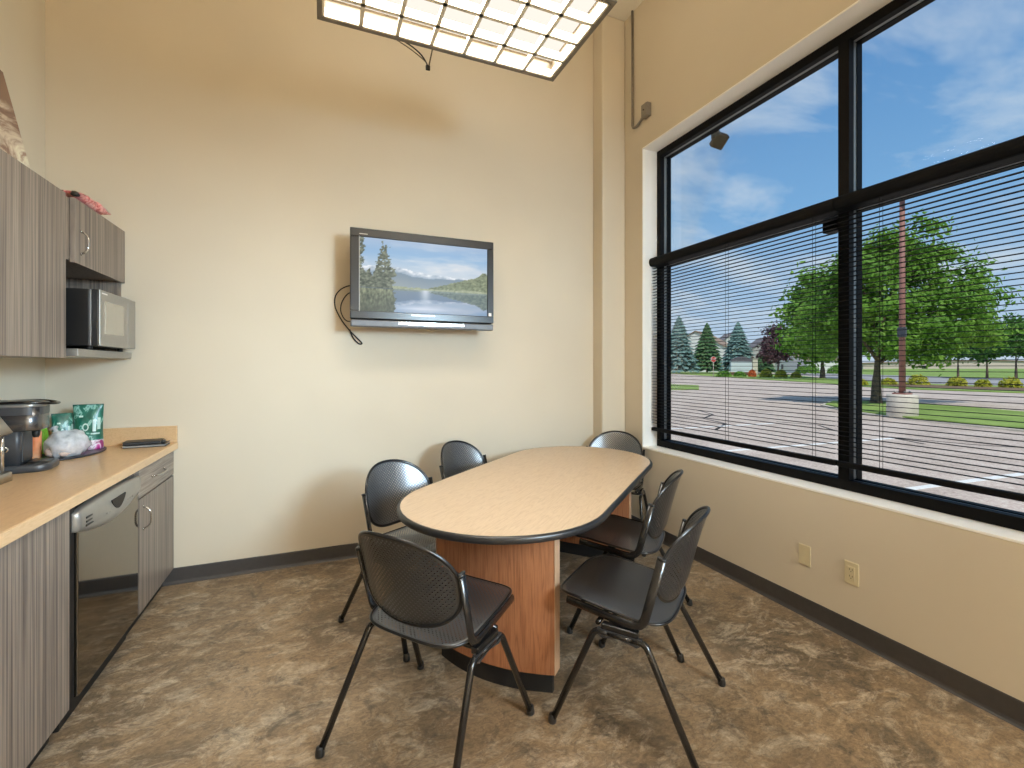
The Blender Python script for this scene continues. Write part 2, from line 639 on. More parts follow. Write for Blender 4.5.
fy0, fy1, fz0, fz1 = WY0 + .012, WY1 - .012, WZ0 + .012, WZ1 - .012
frame_bar((fy0, fz0), (fy1, fz0 + FW), 'frame_rail')
frame_bar((fy0, fz1 - FW), (fy1, fz1), 'frame_rail')
frame_bar((fy1 - FW + .01, fz0 + FW), (fy1, fz1 - FW), 'frame_jamb')
frame_bar((fy0, fz0 + FW), (fy0 + FW, fz1 - FW), 'frame_jamb')
frame_bar((MUL - .029, fz0 + FW), (MUL + .029, fz1 - FW), 'mullion')
frame_bar((fy0 + FW, TZ0), (MUL - .029, TZ1), 'transom')
frame_bar((MUL + .029, TZ0), (fy1 - FW + .01, TZ1), 'transom')
for (y0, y1) in ((fy0 + FW, MUL - .029), (MUL + .029, fy1 - FW + .01)):
    for (z0, z1) in ((fz0 + FW, TZ0), (TZ1, fz1 - FW)):
        MB().box((GX - .003, y0 - .006, z0 - .006), (GX + .003, y1 + .006, z1 + .006), M['glass']).build('pane', win)


# blinds, one to each bay
def make_blind(y0, y1, label, cords):
    b = thing('venetian_blind', (2.595, (y0 + y1) / 2, .885), label, 'blind')
    h = MB()
    prof = []
    for k in range(9):
        a = PI / 2 + PI * k / 8
        prof.append((2.592 + .026 * math.cos(a), 2.290 + .036 * math.sin(a)))
    prof += [(2.648, 2.254), (2.648, 2.326)]
    vs = [(x, y, z) for y in (y0, y1) for x, z in prof]
    n = len(prof)
    h.add(vs, [(i, (i + 1) % n, n + (i + 1) % n, n + i) for i in range(n)] + [tuple(range(n)), tuple(range(2 * n - 1, n - 1, -1))], M['blind'])
    h.build('headrail', b, recalc=True)
    s = MB()
    z = 2.236
    k = 0
    while z > .905:
        vs, fs = [], []
        for y in (y0 + .002, y1 - .004):
            for i in range(5):
                u = i / 4 - .5
                vs.append((2.603 + u * .0255, y, z + .0016 * (1 - 4 * u * u)))
        fs = [(i, i + 1, 6 + i, 5 + i) for i in range(4)]
        o = len(vs)
        vs += [(x, y, zz - .0012) for x, y, zz in vs]
        fs += [tuple(o + i for i in reversed(f)) for f in fs]
        fs += [(0, 5, o + 5, o), (4, o + 4, o + 9, 9)]
        s.add(vs, fs, M['blind'], False)
        z -= .0252
        k += 1
    sl = s.build('slats', b)
    MB().box((2.588, y0 + .001, .860), (2.622, y1 - .004, .889), M['blind'], .005).build('bottom_rail', b)
    for y in cords:
        for x in (2.5895, 2.6165):
            c = MB()
            c.tube([(x, y, 2.255), (x, y, .885)], .0011, M['blind'], 5)
            c.build('ladder_cord', b)
    return b


make_blind(MUL + .002, 3.172, 'open black slatted blind across the window bay beside the corner column', (1.776, 2.39, 3.0))
make_blind(fy0 + .01, MUL - .002, 'open black slatted blind across the window bay with the big green tree', (1.434, .82, .22))

# small black fittings outside the glass
fl = thing('floodlight', (2.80, 2.70, 3.20), 'small dark floodlight outside the glass under the window head', 'lamp')
mb = MB()
mb.box((2.80, 2.675, 3.175), (2.84, 2.725, 3.245), M['frame'], .004)
mb.build('mount', fl)
rot = Matrix.Translation((2.86, 2.70, 3.165)) @ Matrix.Rotation(R(-40), 4, 'X') @ Matrix.Rotation(R(15), 4, 'Y')
MB().box((-.05, -.055, -.028), (.05, .055, .028), M['frame'], .008, 2, rot).build('lamp_head', fl)
sb = thing('sensor_box', (2.79, 1.83, 2.20), 'small dark box outside the glass, under the blind headrail beside the mullion', 'sensor')
MB().box((2.775, 1.69, 2.20), (2.84, 1.845, 2.30), M['frame'], .006).build('housing', sb)
MB().box((2.84, 1.72, 2.22), (2.85, 1.82, 2.27), M['black_gloss'], .004).build('lens_cover', sb)

# ------------------------------------------------------------------ ceiling lights
FILL_W = (860, 330, 470)  # energies of the added fill spots
LZ = 3.0


def make_light(x1, y1, label, watts, up_watts, color, up_color):
    """2 x 4 ft louvred troffer hung on cables; (x1, y1) its far right corner."""
    lx, ly = 1.22, 0.61
    x0, y0 = x1 - lx, y1 - ly
    L = thing('louvred_ceiling_light', ((x0 + x1) / 2, (y0 + y1) / 2, LZ), label, 'ceiling light')
    f = MB()
    e = .022
    f.box((x0, y0, LZ), (x1, y0 + e, LZ + .11), M['fixture'], .002)
    f.box((x0, y1 - e, LZ), (x1, y1, LZ + .11), M['fixture'], .002)
    f.box((x0, y0 + e, LZ), (x0 + e, y1 - e, LZ + .11), M['fixture'], .002)
    f.box((x1 - e, y0 + e, LZ), (x1, y1 - e, LZ + .11), M['fixture'], .002)
    f.box((x0, y0, LZ + .105), (x1, y1, LZ + .115), M['fixture'], .002)
    f.build('housing', L)
    g = MB()
    nx, ny = 7, 4
    cx, cy = (lx - 2 * e) / nx, (ly - 2 * e) / ny
    ax, ay = x0 + e, y0 + e

    def blade(p, q, across):
        # parabolic blade: thin at the top, a little wider at the bottom edge
        pr = [(-.0015, .05), (-.004, .025), (-.009, .003), (.009, .003), (.004, .025), (.0015, .05)]
        vs = []
        for s in (p, q):
            for d, z in pr:
                vs.append((s[0] + across[0] * d, s[1] + across[1] * d, LZ + z))
        n = len(pr)
        g.add(vs, [(i, (i + 1) % n, n + (i + 1) % n, n + i) for i in range(n)] + [tuple(range(n)), tuple(range(2 * n - 1, n - 1, -1))], M['louver'])
    for i in range(nx + 1):
        x = ax + i * cx
        blade((x, ay), (x, y1 - e), (1, 0))
    for j in range(ny + 1):
        y = ay + j * cy
        blade((ax, y), (x1 - e, y), (0, 1))
    g.build('louver_grid', L, recalc=True)
    MB().box((x0 + e, y0 + e, LZ + .098), (x1 - e, y1 - e, LZ + .104), M['lamp']).build('lamp_panel', L)
    for px in (x0 + .12, x1 - .12):
        for py in (y0 + .1, y1 - .1):
            c = MB()
            c.tube([(px, py, LZ + .11), (px, py, ZC)], .002, M['cable_grey'], 6)
            c.build('suspension_cable', L)
    for (nm, zz, w_, rx, sp_) in (('tube_light', .09, watts, 0, 165), ('fill_uplight', .16, up_watts, PI, 180)):  # upward lamp is added fill for ceiling and upper walls
        ld = bpy.data.lights.new(nm, 'AREA')
        ld.shape = 'RECTANGLE'
        ld.size, ld.size_y = lx - 2 * e - .02, ly - 2 * e - .02
        ld.color = color if rx == 0 else up_color
        ld.energy = w_
        ld.spread = R(sp_)
        lo = bpy.data.objects.new(nm, ld)
        COL.objects.link(lo)
        lo.parent = L
        lo.location = (0, 0, zz)
        lo.rotation_euler = (rx, 0, 0)
    return L


WARM, NEUTRAL, COOL = (1.0, .90, .72), (.92, .98, 1.0), (.58, .81, 1.0)
make_light(1.197, 2.30, 'louvred ceiling light hung above the table in front of the back wall', 33, 13, (1.0, .95, .86), WARM)
make_light(2.30, -1.8, 'unseen louvred ceiling light added behind the camera as fill, nearer the table', 255, 62, NEUTRAL, WARM)  # unseen fixture, added to brighten the room from behind
make_light(2.30, -4.8, 'unseen louvred ceiling light added behind the camera as fill, near the rear wall', 500, 62, NEUTRAL, WARM)  # second unseen fixture, added to light the back wall frontally

# unseen track heads added as fill for window daylight on back wall and cabinets
TRX, TRY, TRZ = 1.95, -1.2, 2.35
tk_ = thing('fill_track', (TRX, TRY, TRZ), 'unseen track with three white spot heads, added behind the camera as fill light', 'fill light')
MB().box((TRX - .018, TRY - .75, TRZ), (TRX + .018, TRY + .75, TRZ + .035), M['louver'], .003).build('rail', tk_)
for y in (TRY - .6, TRY + .6):
    mb = MB()
    mb.tube([(TRX, y, TRZ + .035), (TRX, y, ZC)], .004, M['cable_grey'], 8)
    mb.build('hanger', tk_)
for k, (tgt, watts, deg) in enumerate((((1.5, 3.5, 1.5), FILL_W[0], 57), ((.1, 3.5, .95), FILL_W[1], 56), ((-1.3, 2.7, 1.15), FILL_W[2], 56))):
    p = Vector((TRX, TRY - .55 + .55 * k, TRZ - .24))
    d_ = (Vector(tgt) - p).normalized()
    q = d_.to_track_quat('-Z', 'Y')
    xf = Matrix.Translation(p) @ q.to_matrix().to_4x4()
    mb = MB()
    mb.lathe([(.04, .20), (.07, .19), (.22, .02), (.225, 0), (.215, .004), (.06, .17)], M['louver'], n=28)
    mb.v = [tuple(xf @ Vector(v_)) for v_ in mb.v]
    h_ = mb.build('fill_spot_head', tk_)
    mb = MB()
    mb.tube([(p.x, p.y, TRZ), tuple(xf @ Vector((0, 0, .19)))], .008, M['louver'], 8)
    mb.build('stem', h_)
    sl_ = bpy.data.lights.new('fill_spot_lamp', 'SPOT')
    sl_.energy = watts
    sl_.color = COOL
    sl_.spot_size = R(deg)
    sl_.spot_blend = 1.0
    sl_.shadow_soft_size = .40
    so2 = bpy.data.objects.new('fill_spot_lamp', sl_)
    COL.objects.link(so2)
    so2.parent = tk_
    so2.location = xf @ Vector((0, 0, -.01)) - Vector((TRX, TRY, TRZ))
    so2.rotation_euler = q.to_euler()

# drooping cord behind the light
cd = MB()
cd.tube(spline([(.02, 2.62, 3.30), (.22, 2.63, 3.275), (.42, 2.64, 3.245), (.52, 2.645, 3.20), (.565, 2.65, 3.145)]), .004, M['cable'], 8)
cd.tube(spline([(.10, 2.62, 3.33), (.30, 2.63, 3.265), (.45, 2.64, 3.215), (.54, 2.645, 3.17), (.560, 2.65, 3.15)]), .003, M['cable_grey'], 8)
cd.tube([(.60, 2.65, 3.35), (.592, 2.65, 3.25), (.570, 2.65, 3.14)], .004, M['cable_grey'], 8)
cd.box((.552, 2.643, 3.12), (.578, 2.657, 3.147), M['cable'], .004)
cd.tube([(.10, 2.62, 3.33), (.02, 2.62, 3.9), (.02, 2.62, ZC)], .003, M['cable_grey'], 8)
cd.tube([(.60, 2.65, 3.35), (.60, 2.65, ZC)], .003, M['cable_grey'], 8)
tag(cd.build('hanging_cord'), 'loose cord drooping on thin wires behind the ceiling light', 'cord')

# conduit and junction box on the right wall
jb = thing('junction_box', (XR, 3.12, 3.48), 'grey junction box with thin conduit on the wall above the window corner', 'junction box')
mb = MB()
mb.box((XR - .045, 3.07, 3.475), (XR, 3.145, 3.585), M['conduit'], .006)
mb.build('mounting_box', jb)
MB().box((XR - .051, 3.075, 3.48), (XR - .045, 3.14, 3.58), M['conduit'], .002).build('cover_plate', jb)
mb = MB()
mb.tube(fillet([(XR - .014, 3.305, ZC), (XR - .014, 3.305, 3.47), (XR - .014, 3.22, 3.47), (XR - .014, 3.145, 3.52)], [.06, .04]), .010, M['conduit'], 10)
mb.build('conduit', jb)
mb = MB()
mb.lathe([(.006, 0), (.006, .004), (0, .005)], M['ivory_dark'], (XR - .055, 3.108, 3.53), 8, axis='X')
mb.build('screw', jb)


# wall plates
def plate(y, label, outlet):
    p = thing('wall_outlet' if outlet else 'blank_wall_plate', (XR, y, .343), label, 'outlet' if outlet else 'wall plate')
    b = MB()
    b.box((XR - .006, y - .035, .343 - .0575), (XR, y + .035, .343 + .0575), M['cream_plastic'], .003, 2)
    b.build('plate', p)
    if outlet:
        b = MB()
        b.box((XR - .0085, y - .017, .343 - .034), (XR - .005, y + .017, .343 + .034), M['cream_plastic'], .002)
        b.build('receptacle', p)
        b = MB()
        for dz in (-.017, .017):
            for dy in (-.0065, .0065):
                b.box((XR - .0092, y + dy - .0012, .343 + dz - .001), (XR - .0084, y + dy + .0012, .343 + dz + .008), M['ivory_dark'])
            b.lathe([(.0024, 0), (.0024, .0008)], M['ivory_dark'], (XR - .0092, y, .343 + dz - .007), 8, axis='X')
        b.build('slots', p)
    else:
        for dz in (-.042, .042):
            b = MB()
            b.lathe([(0, -.0012), (.003, -.001), (.003, 0)], M['cream_plastic'], (XR - .006, y, .343 + dz), 10, axis='X')
            b.build('screw', p)


plate(1.764, 'blank ivory wall plate under the window, the one nearer the table', False)
plate(1.516, 'ivory electrical outlet with sockets under the window', True)

# ------------------------------------------------------------------ base cabinets, counter, dishwasher
CF = -.885                 # face of base cabinets
CT = .915


def handle_pull(mb, x, p, q, depth=.028, r=.0045, mat=None):
    """bow handle standing off a face at x, from p to q (y, z)."""
    mat = mat or M['chrome']
    p, q = Vector((0, p[0], p[1])), Vector((0, q[0], q[1]))
    pts = []
    for k in range(13):
        t_ = k / 12
        b = p.lerp(q, t_)
        d = depth * (1 - (2 * t_ - 1) ** 4)
        pts.append((x + d, b.y, b.z))
    mb.tube(pts, r, mat, 8, ry=r * 1.5)
    for e in (p, q):
        mb.lathe([(.008, 0), (.008, .004), (.005, .006)], mat, (x, e.y, e.z), 10, axis='X')


# right base cabinet
RY0, RY1 = 2.958, 3.572
bc = thing('base_cabinet', (-1.2, 3.26, 0), 'grey zebra-grain base cabinet with one drawer and one door against the back wall', 'cabinet')
mb = MB()
mb.box((XL + .002, RY0, .1), (CF - .021, RY1, .872), M['lam_side'])
mb.box((XL + .002, RY0, 0.0), (-.945, RY1, .1), M['kick'])
mb.build('body', bc)
d = MB().box((CF - .02, RY0 + .004, .712), (CF, RY1 - .004, .868), M['lam_h'], .0015).build('drawer', bc)
mb = MB()
handle_pull(mb, CF, (3.16, .787), (3.36, .787), .03)
mb.build('handle', d)
d = MB().box((CF - .02, RY0 + .004, .104), (CF, RY1 - .004, .704), M['lam'], .0015).build('door', bc)
mb = MB()
handle_pull(mb, CF, (3.025, .655), (3.025, .535), .034)
mb.build('handle', d)

# left base cabinet: runs on toward and past the camera
lc = thing('base_cabinet', (-1.2, 1.5, 0), 'grey zebra-grain base cabinet left of the dishwasher, running out of the picture', 'cabinet')
mb = MB()
mb.box((XL + .002, .55, .1), (CF - .021, 2.25, .872), M['lam_side'])
mb.box((XL + .002, .55, 0), (-.945, 2.25, .1), M['kick'])
mb.build('body', lc)
for (y0, y1) in ((.554, 1.396), (1.404, 2.248)):
    dd = MB().box((CF - .02, y0, .104), (CF, y1, .868), M['lam'], .0015).build('door', lc)
    if y1 < 1.5:
        mb = MB()
        handle_pull(mb, CF, (y1 - .06, .80), (y1 - .06, .68), .034)
        mb.build('handle', dd)

# dishwasher
dw = thing('dishwasher', (-1.15, 2.62, 0), 'dark stainless dishwasher with a bowed silver control panel below the counter', 'dishwasher')
DY0, DY1 = 2.292, 2.950
mb = MB()
mb.box((-1.48, DY0 - .03, .1), (CF - .04, DY1, .868), M['black_plastic'])
mb.box((CF - .04, DY0 - .036, .1), (CF - .012, DY0 + .021, .868), M['kick'])
mb.build('tub', dw)
MB().box((CF - .045, DY0 + .022, .108), (CF, DY1, .80), M['dw_door'], .004, 2).build('door', dw)
MB().box((-1.4, DY0, 0), (-.935, DY1, .1), M['kick'], .003).build('kick_plate', dw)


def panel_fn(u, v, front=True):
    y = DY0 + .002 + u * (DY1 - DY0 - .002)
    bow = 1 - (2 * u - 1) ** 2
    ztop = .838 + .012 * bow - .006 * (abs(2 * u - 1) ** 6)
    zbot = .758 - .046 * bow
    z = ztop + (zbot - ztop) * v
    x = CF + .012 + .016 * bow * (1 - (2 * v - 1) ** 2 * .5) - .010 * (2 * v - 1) ** 4
    return (x, y, z)


mb = MB()
nu, nv = 32, 10
front = [panel_fn(i / nu, j / nv) for j in range(nv + 1) for i in range(nu + 1)]
N = len(front)
back = [(CF - .018, y, z) for x, y, z in front]
fs = []
W_ = nu + 1
for j in range(nv):
    for i in range(nu):
        a = j * W_ + i
        fs.append((a, a + W_, a + W_ + 1, a + 1))
rim = [i for i in range(W_)] + [j * W_ + nu for j in range(1, nv + 1)] + [nv * W_ + i for i in range(nu - 1, -1, -1)] + [j * W_ for j in range(nv - 1, 0, -1)]
for k in range(len(rim)):
    a, b_ = rim[k], rim[(k + 1) % len(rim)]
    fs.append((a, b_, b_ + N, a + N))
mb.add(front + back, fs, M['silver_plastic'], True)
cp = mb.build('control_panel', dw, recalc=True)
mb = MB()
for k in range(3):
    z = .800 - k * .0155
    mb.box((CF + .006, DY0 + .045, z - .004), (CF + .0195, DY0 + .125, z + .004), M['black_plastic'], .002)
mb.build('vent_slots', cp)
mb = MB()
pts = []
for k in range(17):
    u = k / 16
    pts.append((2.545 + .15 * u, .806 - .045 * math.sin(PI * u) ** .8))
poly = pts + [(2.695, .812), (2.545, .812)]
vs = [(CF + .030, y, z) for y, z in poly] + [(CF + .012, y, z) for y, z in poly]
n = len(poly)
mb.add(vs, [tuple(range(n))] + [(i, (i + 1) % n, n + (i + 1) % n, n + i) for i in range(n)], M['kick'])
mb.build('handle_pocket', cp, recalc=True)
for k, y in enumerate((2.50, 2.53, 2.73, 2.76, 2.79)):
    mb = MB()
    mb.box((CF + .014, y, .765), (CF + .0272, y + .016, .771), M['steel'], .001)
    mb.build('button', cp)

# worktop with backsplash
ct = thing('countertop', (-1.2, 2.0, .872), 'maple-look laminate countertop with low backsplash', 'countertop')
mb = MB()
mb.box((XL + .002, .54, .873), (-.868, YB - .002, CT), M['counter'], .003)
mb.build('slab', ct)
mb = MB()
mb.box((-.868, .54, .873), (-.862, YB - .002, CT - .001), M['counter_edge'], .002)
mb.build('edge_band', ct)
mb = MB()
mb.box((XL + .002, YB - .022, CT), (-.865, YB - .002, 1.022), M['counter'], .002)
mb.box((XL + .002, .54, CT), (XL + .022, YB - .022, 1.022), M['counter'], .002)
mb.build('backsplash', ct)

# ------------------------------------------------------------------ upper cabinets
UX = -1.137
UZ0, UZ1 = 1.443, 2.235
uc = thing('wall_cabinet', (-1.33, 2.2, UZ0), 'tall grey zebra-grain wall cabinet left of the microwave', 'cabinet')
MB().box((XL + .002, .9, UZ0), (UX - .021, 2.885, UZ1), M['lam_side']).build('body', uc)
for (y0, y1) in ((.902, 1.888), (1.892, 2.855)):
    MB().box((UX - .02, y0, UZ0 + .001), (UX, y1, UZ1), M['lam'], .0015).build('door', uc)
mc = thing('wall_cabinet', (-1.33, 3.25, 1.93), 'short grey zebra-grain wall cabinet with a bow handle above the microwave', 'cabinet')
MB().box((XL + .002, 2.888, 1.93), (UX - .024, YB - .003, 2.238), M['lam_side']).build('body', mc)
MB().box((UX - .06, 2.86, 1.93), (UX - .034, 2.94, 2.236), M['lam_side']).build('filler', mc)
d = MB().box((UX - .022, 2.943, 1.92), (UX, 3.565, 2.243), M['lam'], .0015).build('door', mc)
mb = MB()
handle_pull(mb, UX, (3.005, 2.09), (3.005, 1.975), .030)
mb.build('handle', d)
# open niche for the microwave
nc = thing('microwave_niche', (-1.33, 3.25, UZ0), 'grey zebra-grain open niche shelf holding the microwave', 'shelf')
MB().box((XL + .002, 2.888, 1.49), (XL + .014, YB - .003, 1.929), M['lam_side']).build('back_panel', nc)
MB().box((XL + .014, 3.548, 1.49), (UX - .02, YB - .003, 1.929), M['lam_side']).build('side_panel', nc)
MB().box((XL + .002, 2.888, 1.452), (-1.105, YB - .003, 1.49), M['silver_plastic'], .002).build('shelf_board', nc)

# microwave
mw = thing('microwave', (-1.25, 3.21, 1.49), 'compact microwave with silver front and black sides in the niche', 'microwave')
MY0, MY1, MZ0, MZ1, MX = 2.975, 3.46, 1.508, 1.797, -1.05
MB().box((-1.46, MY0, MZ0), (MX - .042, MY1, MZ1), M['black_plastic'], .004).build('body', mw)
MB().box((MX - .0425, MY0 + .001, MZ0 + .002), (MX - .037, MY1, MZ1 - .002), M['steel'], .001).build('seam_trim', mw)
dr = MB().box((MX - .037, MY0, MZ0), (MX - .006, MY0 + .365, MZ1), M['black_gloss'], .004).build('door', mw)
MB().box((MX - .006, MY0, MZ0), (MX, MY0 + .365, MZ1), M['silver_plastic'], .003).build('door_face', dr)
gl = plain('microwave_window', srgb(188, 184, 172), 0.12, 0.5, var=.02)
MB().box((MX - .001, MY0 + .055, MZ0 + .065), (MX + .0015, MY0 + .30, MZ1 - .055), gl, .001).build('window_panel', dr)
MB().box((MX - .0005, MY0 + .02, MZ1 - .020), (MX + .001, MY0 + .085, MZ1 - .013), M['reveal'], .0003).build('logo_strip', dr)
MB().box((MX - .037, MY0 + .368, MZ0), (MX - .001, MY1, MZ1), M['silver_plastic'], .003).build('control_panel', mw)
for (y, x) in ((3.02, -1.11), (3.41, -1.11), (3.02, -1.40), (3.41, -1.40)):
    mb = MB()
    mb.lathe([(.014, 1.4905), (.014, 1.509)], M['black_plastic'], (x, y, 0), 12)
    mb.build('foot', mw)

# picture leaning on top of the tall cabinet
m, nt, out = new_mat('abstract_canvas')
b = principled(nt, out, None, 0.6)
v = obj_coord(nt, (1, 1.0, 1), (R(52), 0, 0))
n1 = noise_tex(nt, 3.2, 6, 0.62, v, 1.4)
r1 = ramp(nt, [(0.30, srgb(92, 66, 52)), (0.42, srgb(140, 110, 92)), (0.50, srgb(206, 190, 168)), (0.58, srgb(226, 220, 196)), (0.66, srgb(160, 126, 104)), (0.74, srgb(130, 142, 160))])
nt.links.new(n1.outputs[0], r1.inputs[0])
tc = node(nt, 'ShaderNodeTexCoord')
sp = node(nt, 'ShaderNodeSeparateXYZ')
nt.links.new(tc.outputs['Object'], sp.inputs[0])
n2 = noise_tex(nt, 6, 3, vec=v)
hgt = math_n(nt, 'ADD', sp.outputs[2], math_n(nt, 'MULTIPLY', n2.outputs[0], .18))
r2 = ramp(nt, [(0.36, (0, 0, 0, 1)), (0.42, (1, 1, 1, 1))])
nt.links.new(hgt, r2.inputs[0])
nt.links.new(mixc(nt, r2.outputs[0], r1.outputs[0], srgb(136, 108, 88)), b.inputs['Base Color'])
M['art'] = m
art = thing('canvas_picture', (-1.195, 2.3, UZ1), 'abstract brown and cream canvas leaning on the wall atop the tall cabinet', 'picture')
ang = math.atan2(.10, .45)
xf = Matrix.Translation((-1.21, 2.06, UZ1 + .006)) @ Matrix.Rotation(-ang, 4, 'Y')
MB().box((-.03, 0, 0), (0, .70, .485), M['art'], .003, 2, xf).build('canvas', art)
wood = plain('stretcher_wood', srgb(120, 92, 70), .6)
for y in (.02, .64):
    mb = MB()
    mb.box((-.045, y, .01), (-.031, y + .04, .44), wood, 0, 2, xf)
    mb.build('stretcher_bar', art)

# pink wrapped packet lying on the short cabinet
m, nt, out = new_mat('pink_printed_film')
b = principled(nt, out, None, 0.3, 0, .6)
n1 = noise_tex(nt, 42, 3, .6, obj_coord(nt), .5)
r1 = ramp(nt, [(.36, srgb(190, 70, 74)), (.47, srgb(232, 132, 130)), (.56, srgb(244, 190, 184)), (.64, srgb(206, 92, 92))])
nt.links.new(n1.outputs[0], r1.inputs[0])
nt.links.new(r1.outputs[0], b.inputs['Base Color'])
M['pink'] = m
pk = thing('packet', (-1.2, 3.15, 2.243), 'crumpled pink and red packet lying on top of the short cabinet', 'packet')
mb = MB()


def packet_fn(u, v):
    y = 2.985 + .345 * u
    th = .032 * math.sin(PI * min(1, max(0, u * 1.0))) ** .5 * (math.sin(2 * PI * v))
    cx_ = math.cos(2 * PI * v)
    wob = mnoise.noise(Vector((u * 9, v * 4, 0))) * .010
    return (-1.18 + .055 * cx_ + wob, y, 2.243 + .034 + th * .98 + wob * .6)


mb.grid(packet_fn, 28, 18, M['pink'])
mb.build('wrapper', pk)
mb = MB()
mb.tube(spline([(-1.13, 2.94, 2.256), (-1.145, 2.96, 2.272), (-1.16, 2.99, 2.272)]), .010, M['black_plastic'], 8, ry=.014)
mb.build('dark_end', pk)
mb = MB()
mb.tube(spline([(-1.205, 2.99, 2.283), (-1.21, 3.12, 2.312), (-1.205, 3.24, 2.312), (-1.18, 3.33, 2.283)]), .005, plain('dark_red_seam', srgb(96, 50, 46), .5), 8)
mb.build('seam', pk)

# ------------------------------------------------------------------ counter-top things
Z = CT + .0005
# serving tray (dark oval)
tr = MB()
prof_n = 40


def ellipse_ring(cx_, cy_, a, b_, z, rot_=0.0, n=prof_n):
    pts = []
    for k in range(n):
        t_ = 2 * PI * k / n
        x, y = a * math.cos(t_), b_ * math.sin(t_)
        pts.append((cx_ + x * math.cos(rot_) - y * math.sin(rot_), cy_ + x * math.sin(rot_) + y * math.cos(rot_), z))
    return pts


def stack_rings(mb, rings, mat, smooth=True, cap0=True, cap1=True):
    n = len(rings[0])
    vs = [p for r in rings for p in r]
    fs = []
    for i in range(len(rings) - 1):
        for k in range(n):
            l = (k + 1) % n
            fs.append((i * n + k, i * n + l, (i + 1) * n + l, (i + 1) * n + k))
    if cap0:
        fs.append(tuple(range(n - 1, -1, -1)))
    if cap1:
        fs.append(tuple((len(rings) - 1) * n + k for k in range(n)))
    mb.add(vs, fs, mat, smooth)


navy = plain('navy_tray', srgb(44, 48, 58), .35)
TCX, TCY, TA, TB = -1.285, 3.30, .125, .215
stack_rings(tr, [ellipse_ring(TCX, TCY, TA, TB, Z), ellipse_ring(TCX, TCY, TA + .005, TB + .005, Z + .004), ellipse_ring(TCX, TCY, TA + .005, TB + .005, Z + .009),
                 ellipse_ring(TCX, TCY, TA - .003, TB - .003, Z + .010), ellipse_ring(TCX, TCY, TA - .012, TB - .012, Z + .005)], navy)
tag(tr.build('serving_tray'), 'flat dark navy oval tray under the coffee pouches on the counter', 'tray')
TZ = Z + .0055

# coffee pouches
m, nt, out = new_mat('green_pouch_print')
b = principled(nt, out, None, 0.3, 0, .6)
tc = node(nt, 'ShaderNodeTexCoord')
sp = node(nt, 'ShaderNodeSeparateXYZ')
nt.links.new(tc.outputs['Object'], sp.inputs[0])
n1 = noise_tex(nt, 26, 2, .5, obj_coord(nt, (1, 1, .55)), .8)
rg = ramp(nt, [(.42, srgb(18, 92, 76)), (.55, srgb(30, 116, 98)), (.60, srgb(150, 200, 190)), (.66, srgb(28, 112, 94))])
nt.links.new(n1.outputs[0], rg.inputs[0])
rp = ramp(nt, [(.40, srgb(176, 50, 132)), (.5, srgb(222, 130, 186)), (.56, srgb(240, 232, 238)), (.66, srgb(150, 40, 110))])
nt.links.new(n1.outputs[0], rp.inputs[0])
kk = node(nt, 'ShaderNodeMapRange')
kk.inputs['From Min'].default_value = .052
kk.inputs['From Max'].default_value = .056
nt.links.new(sp.outputs[2], kk.inputs['Value'])
nt.links.new(mixc(nt, kk.outputs[0], rp.outputs[0], rg.outputs[0]), b.inputs['Base Color'])
M['pouch'] = m
M['pouch_mark'] = plain('pale_green_print', srgb(196, 222, 214), .35)


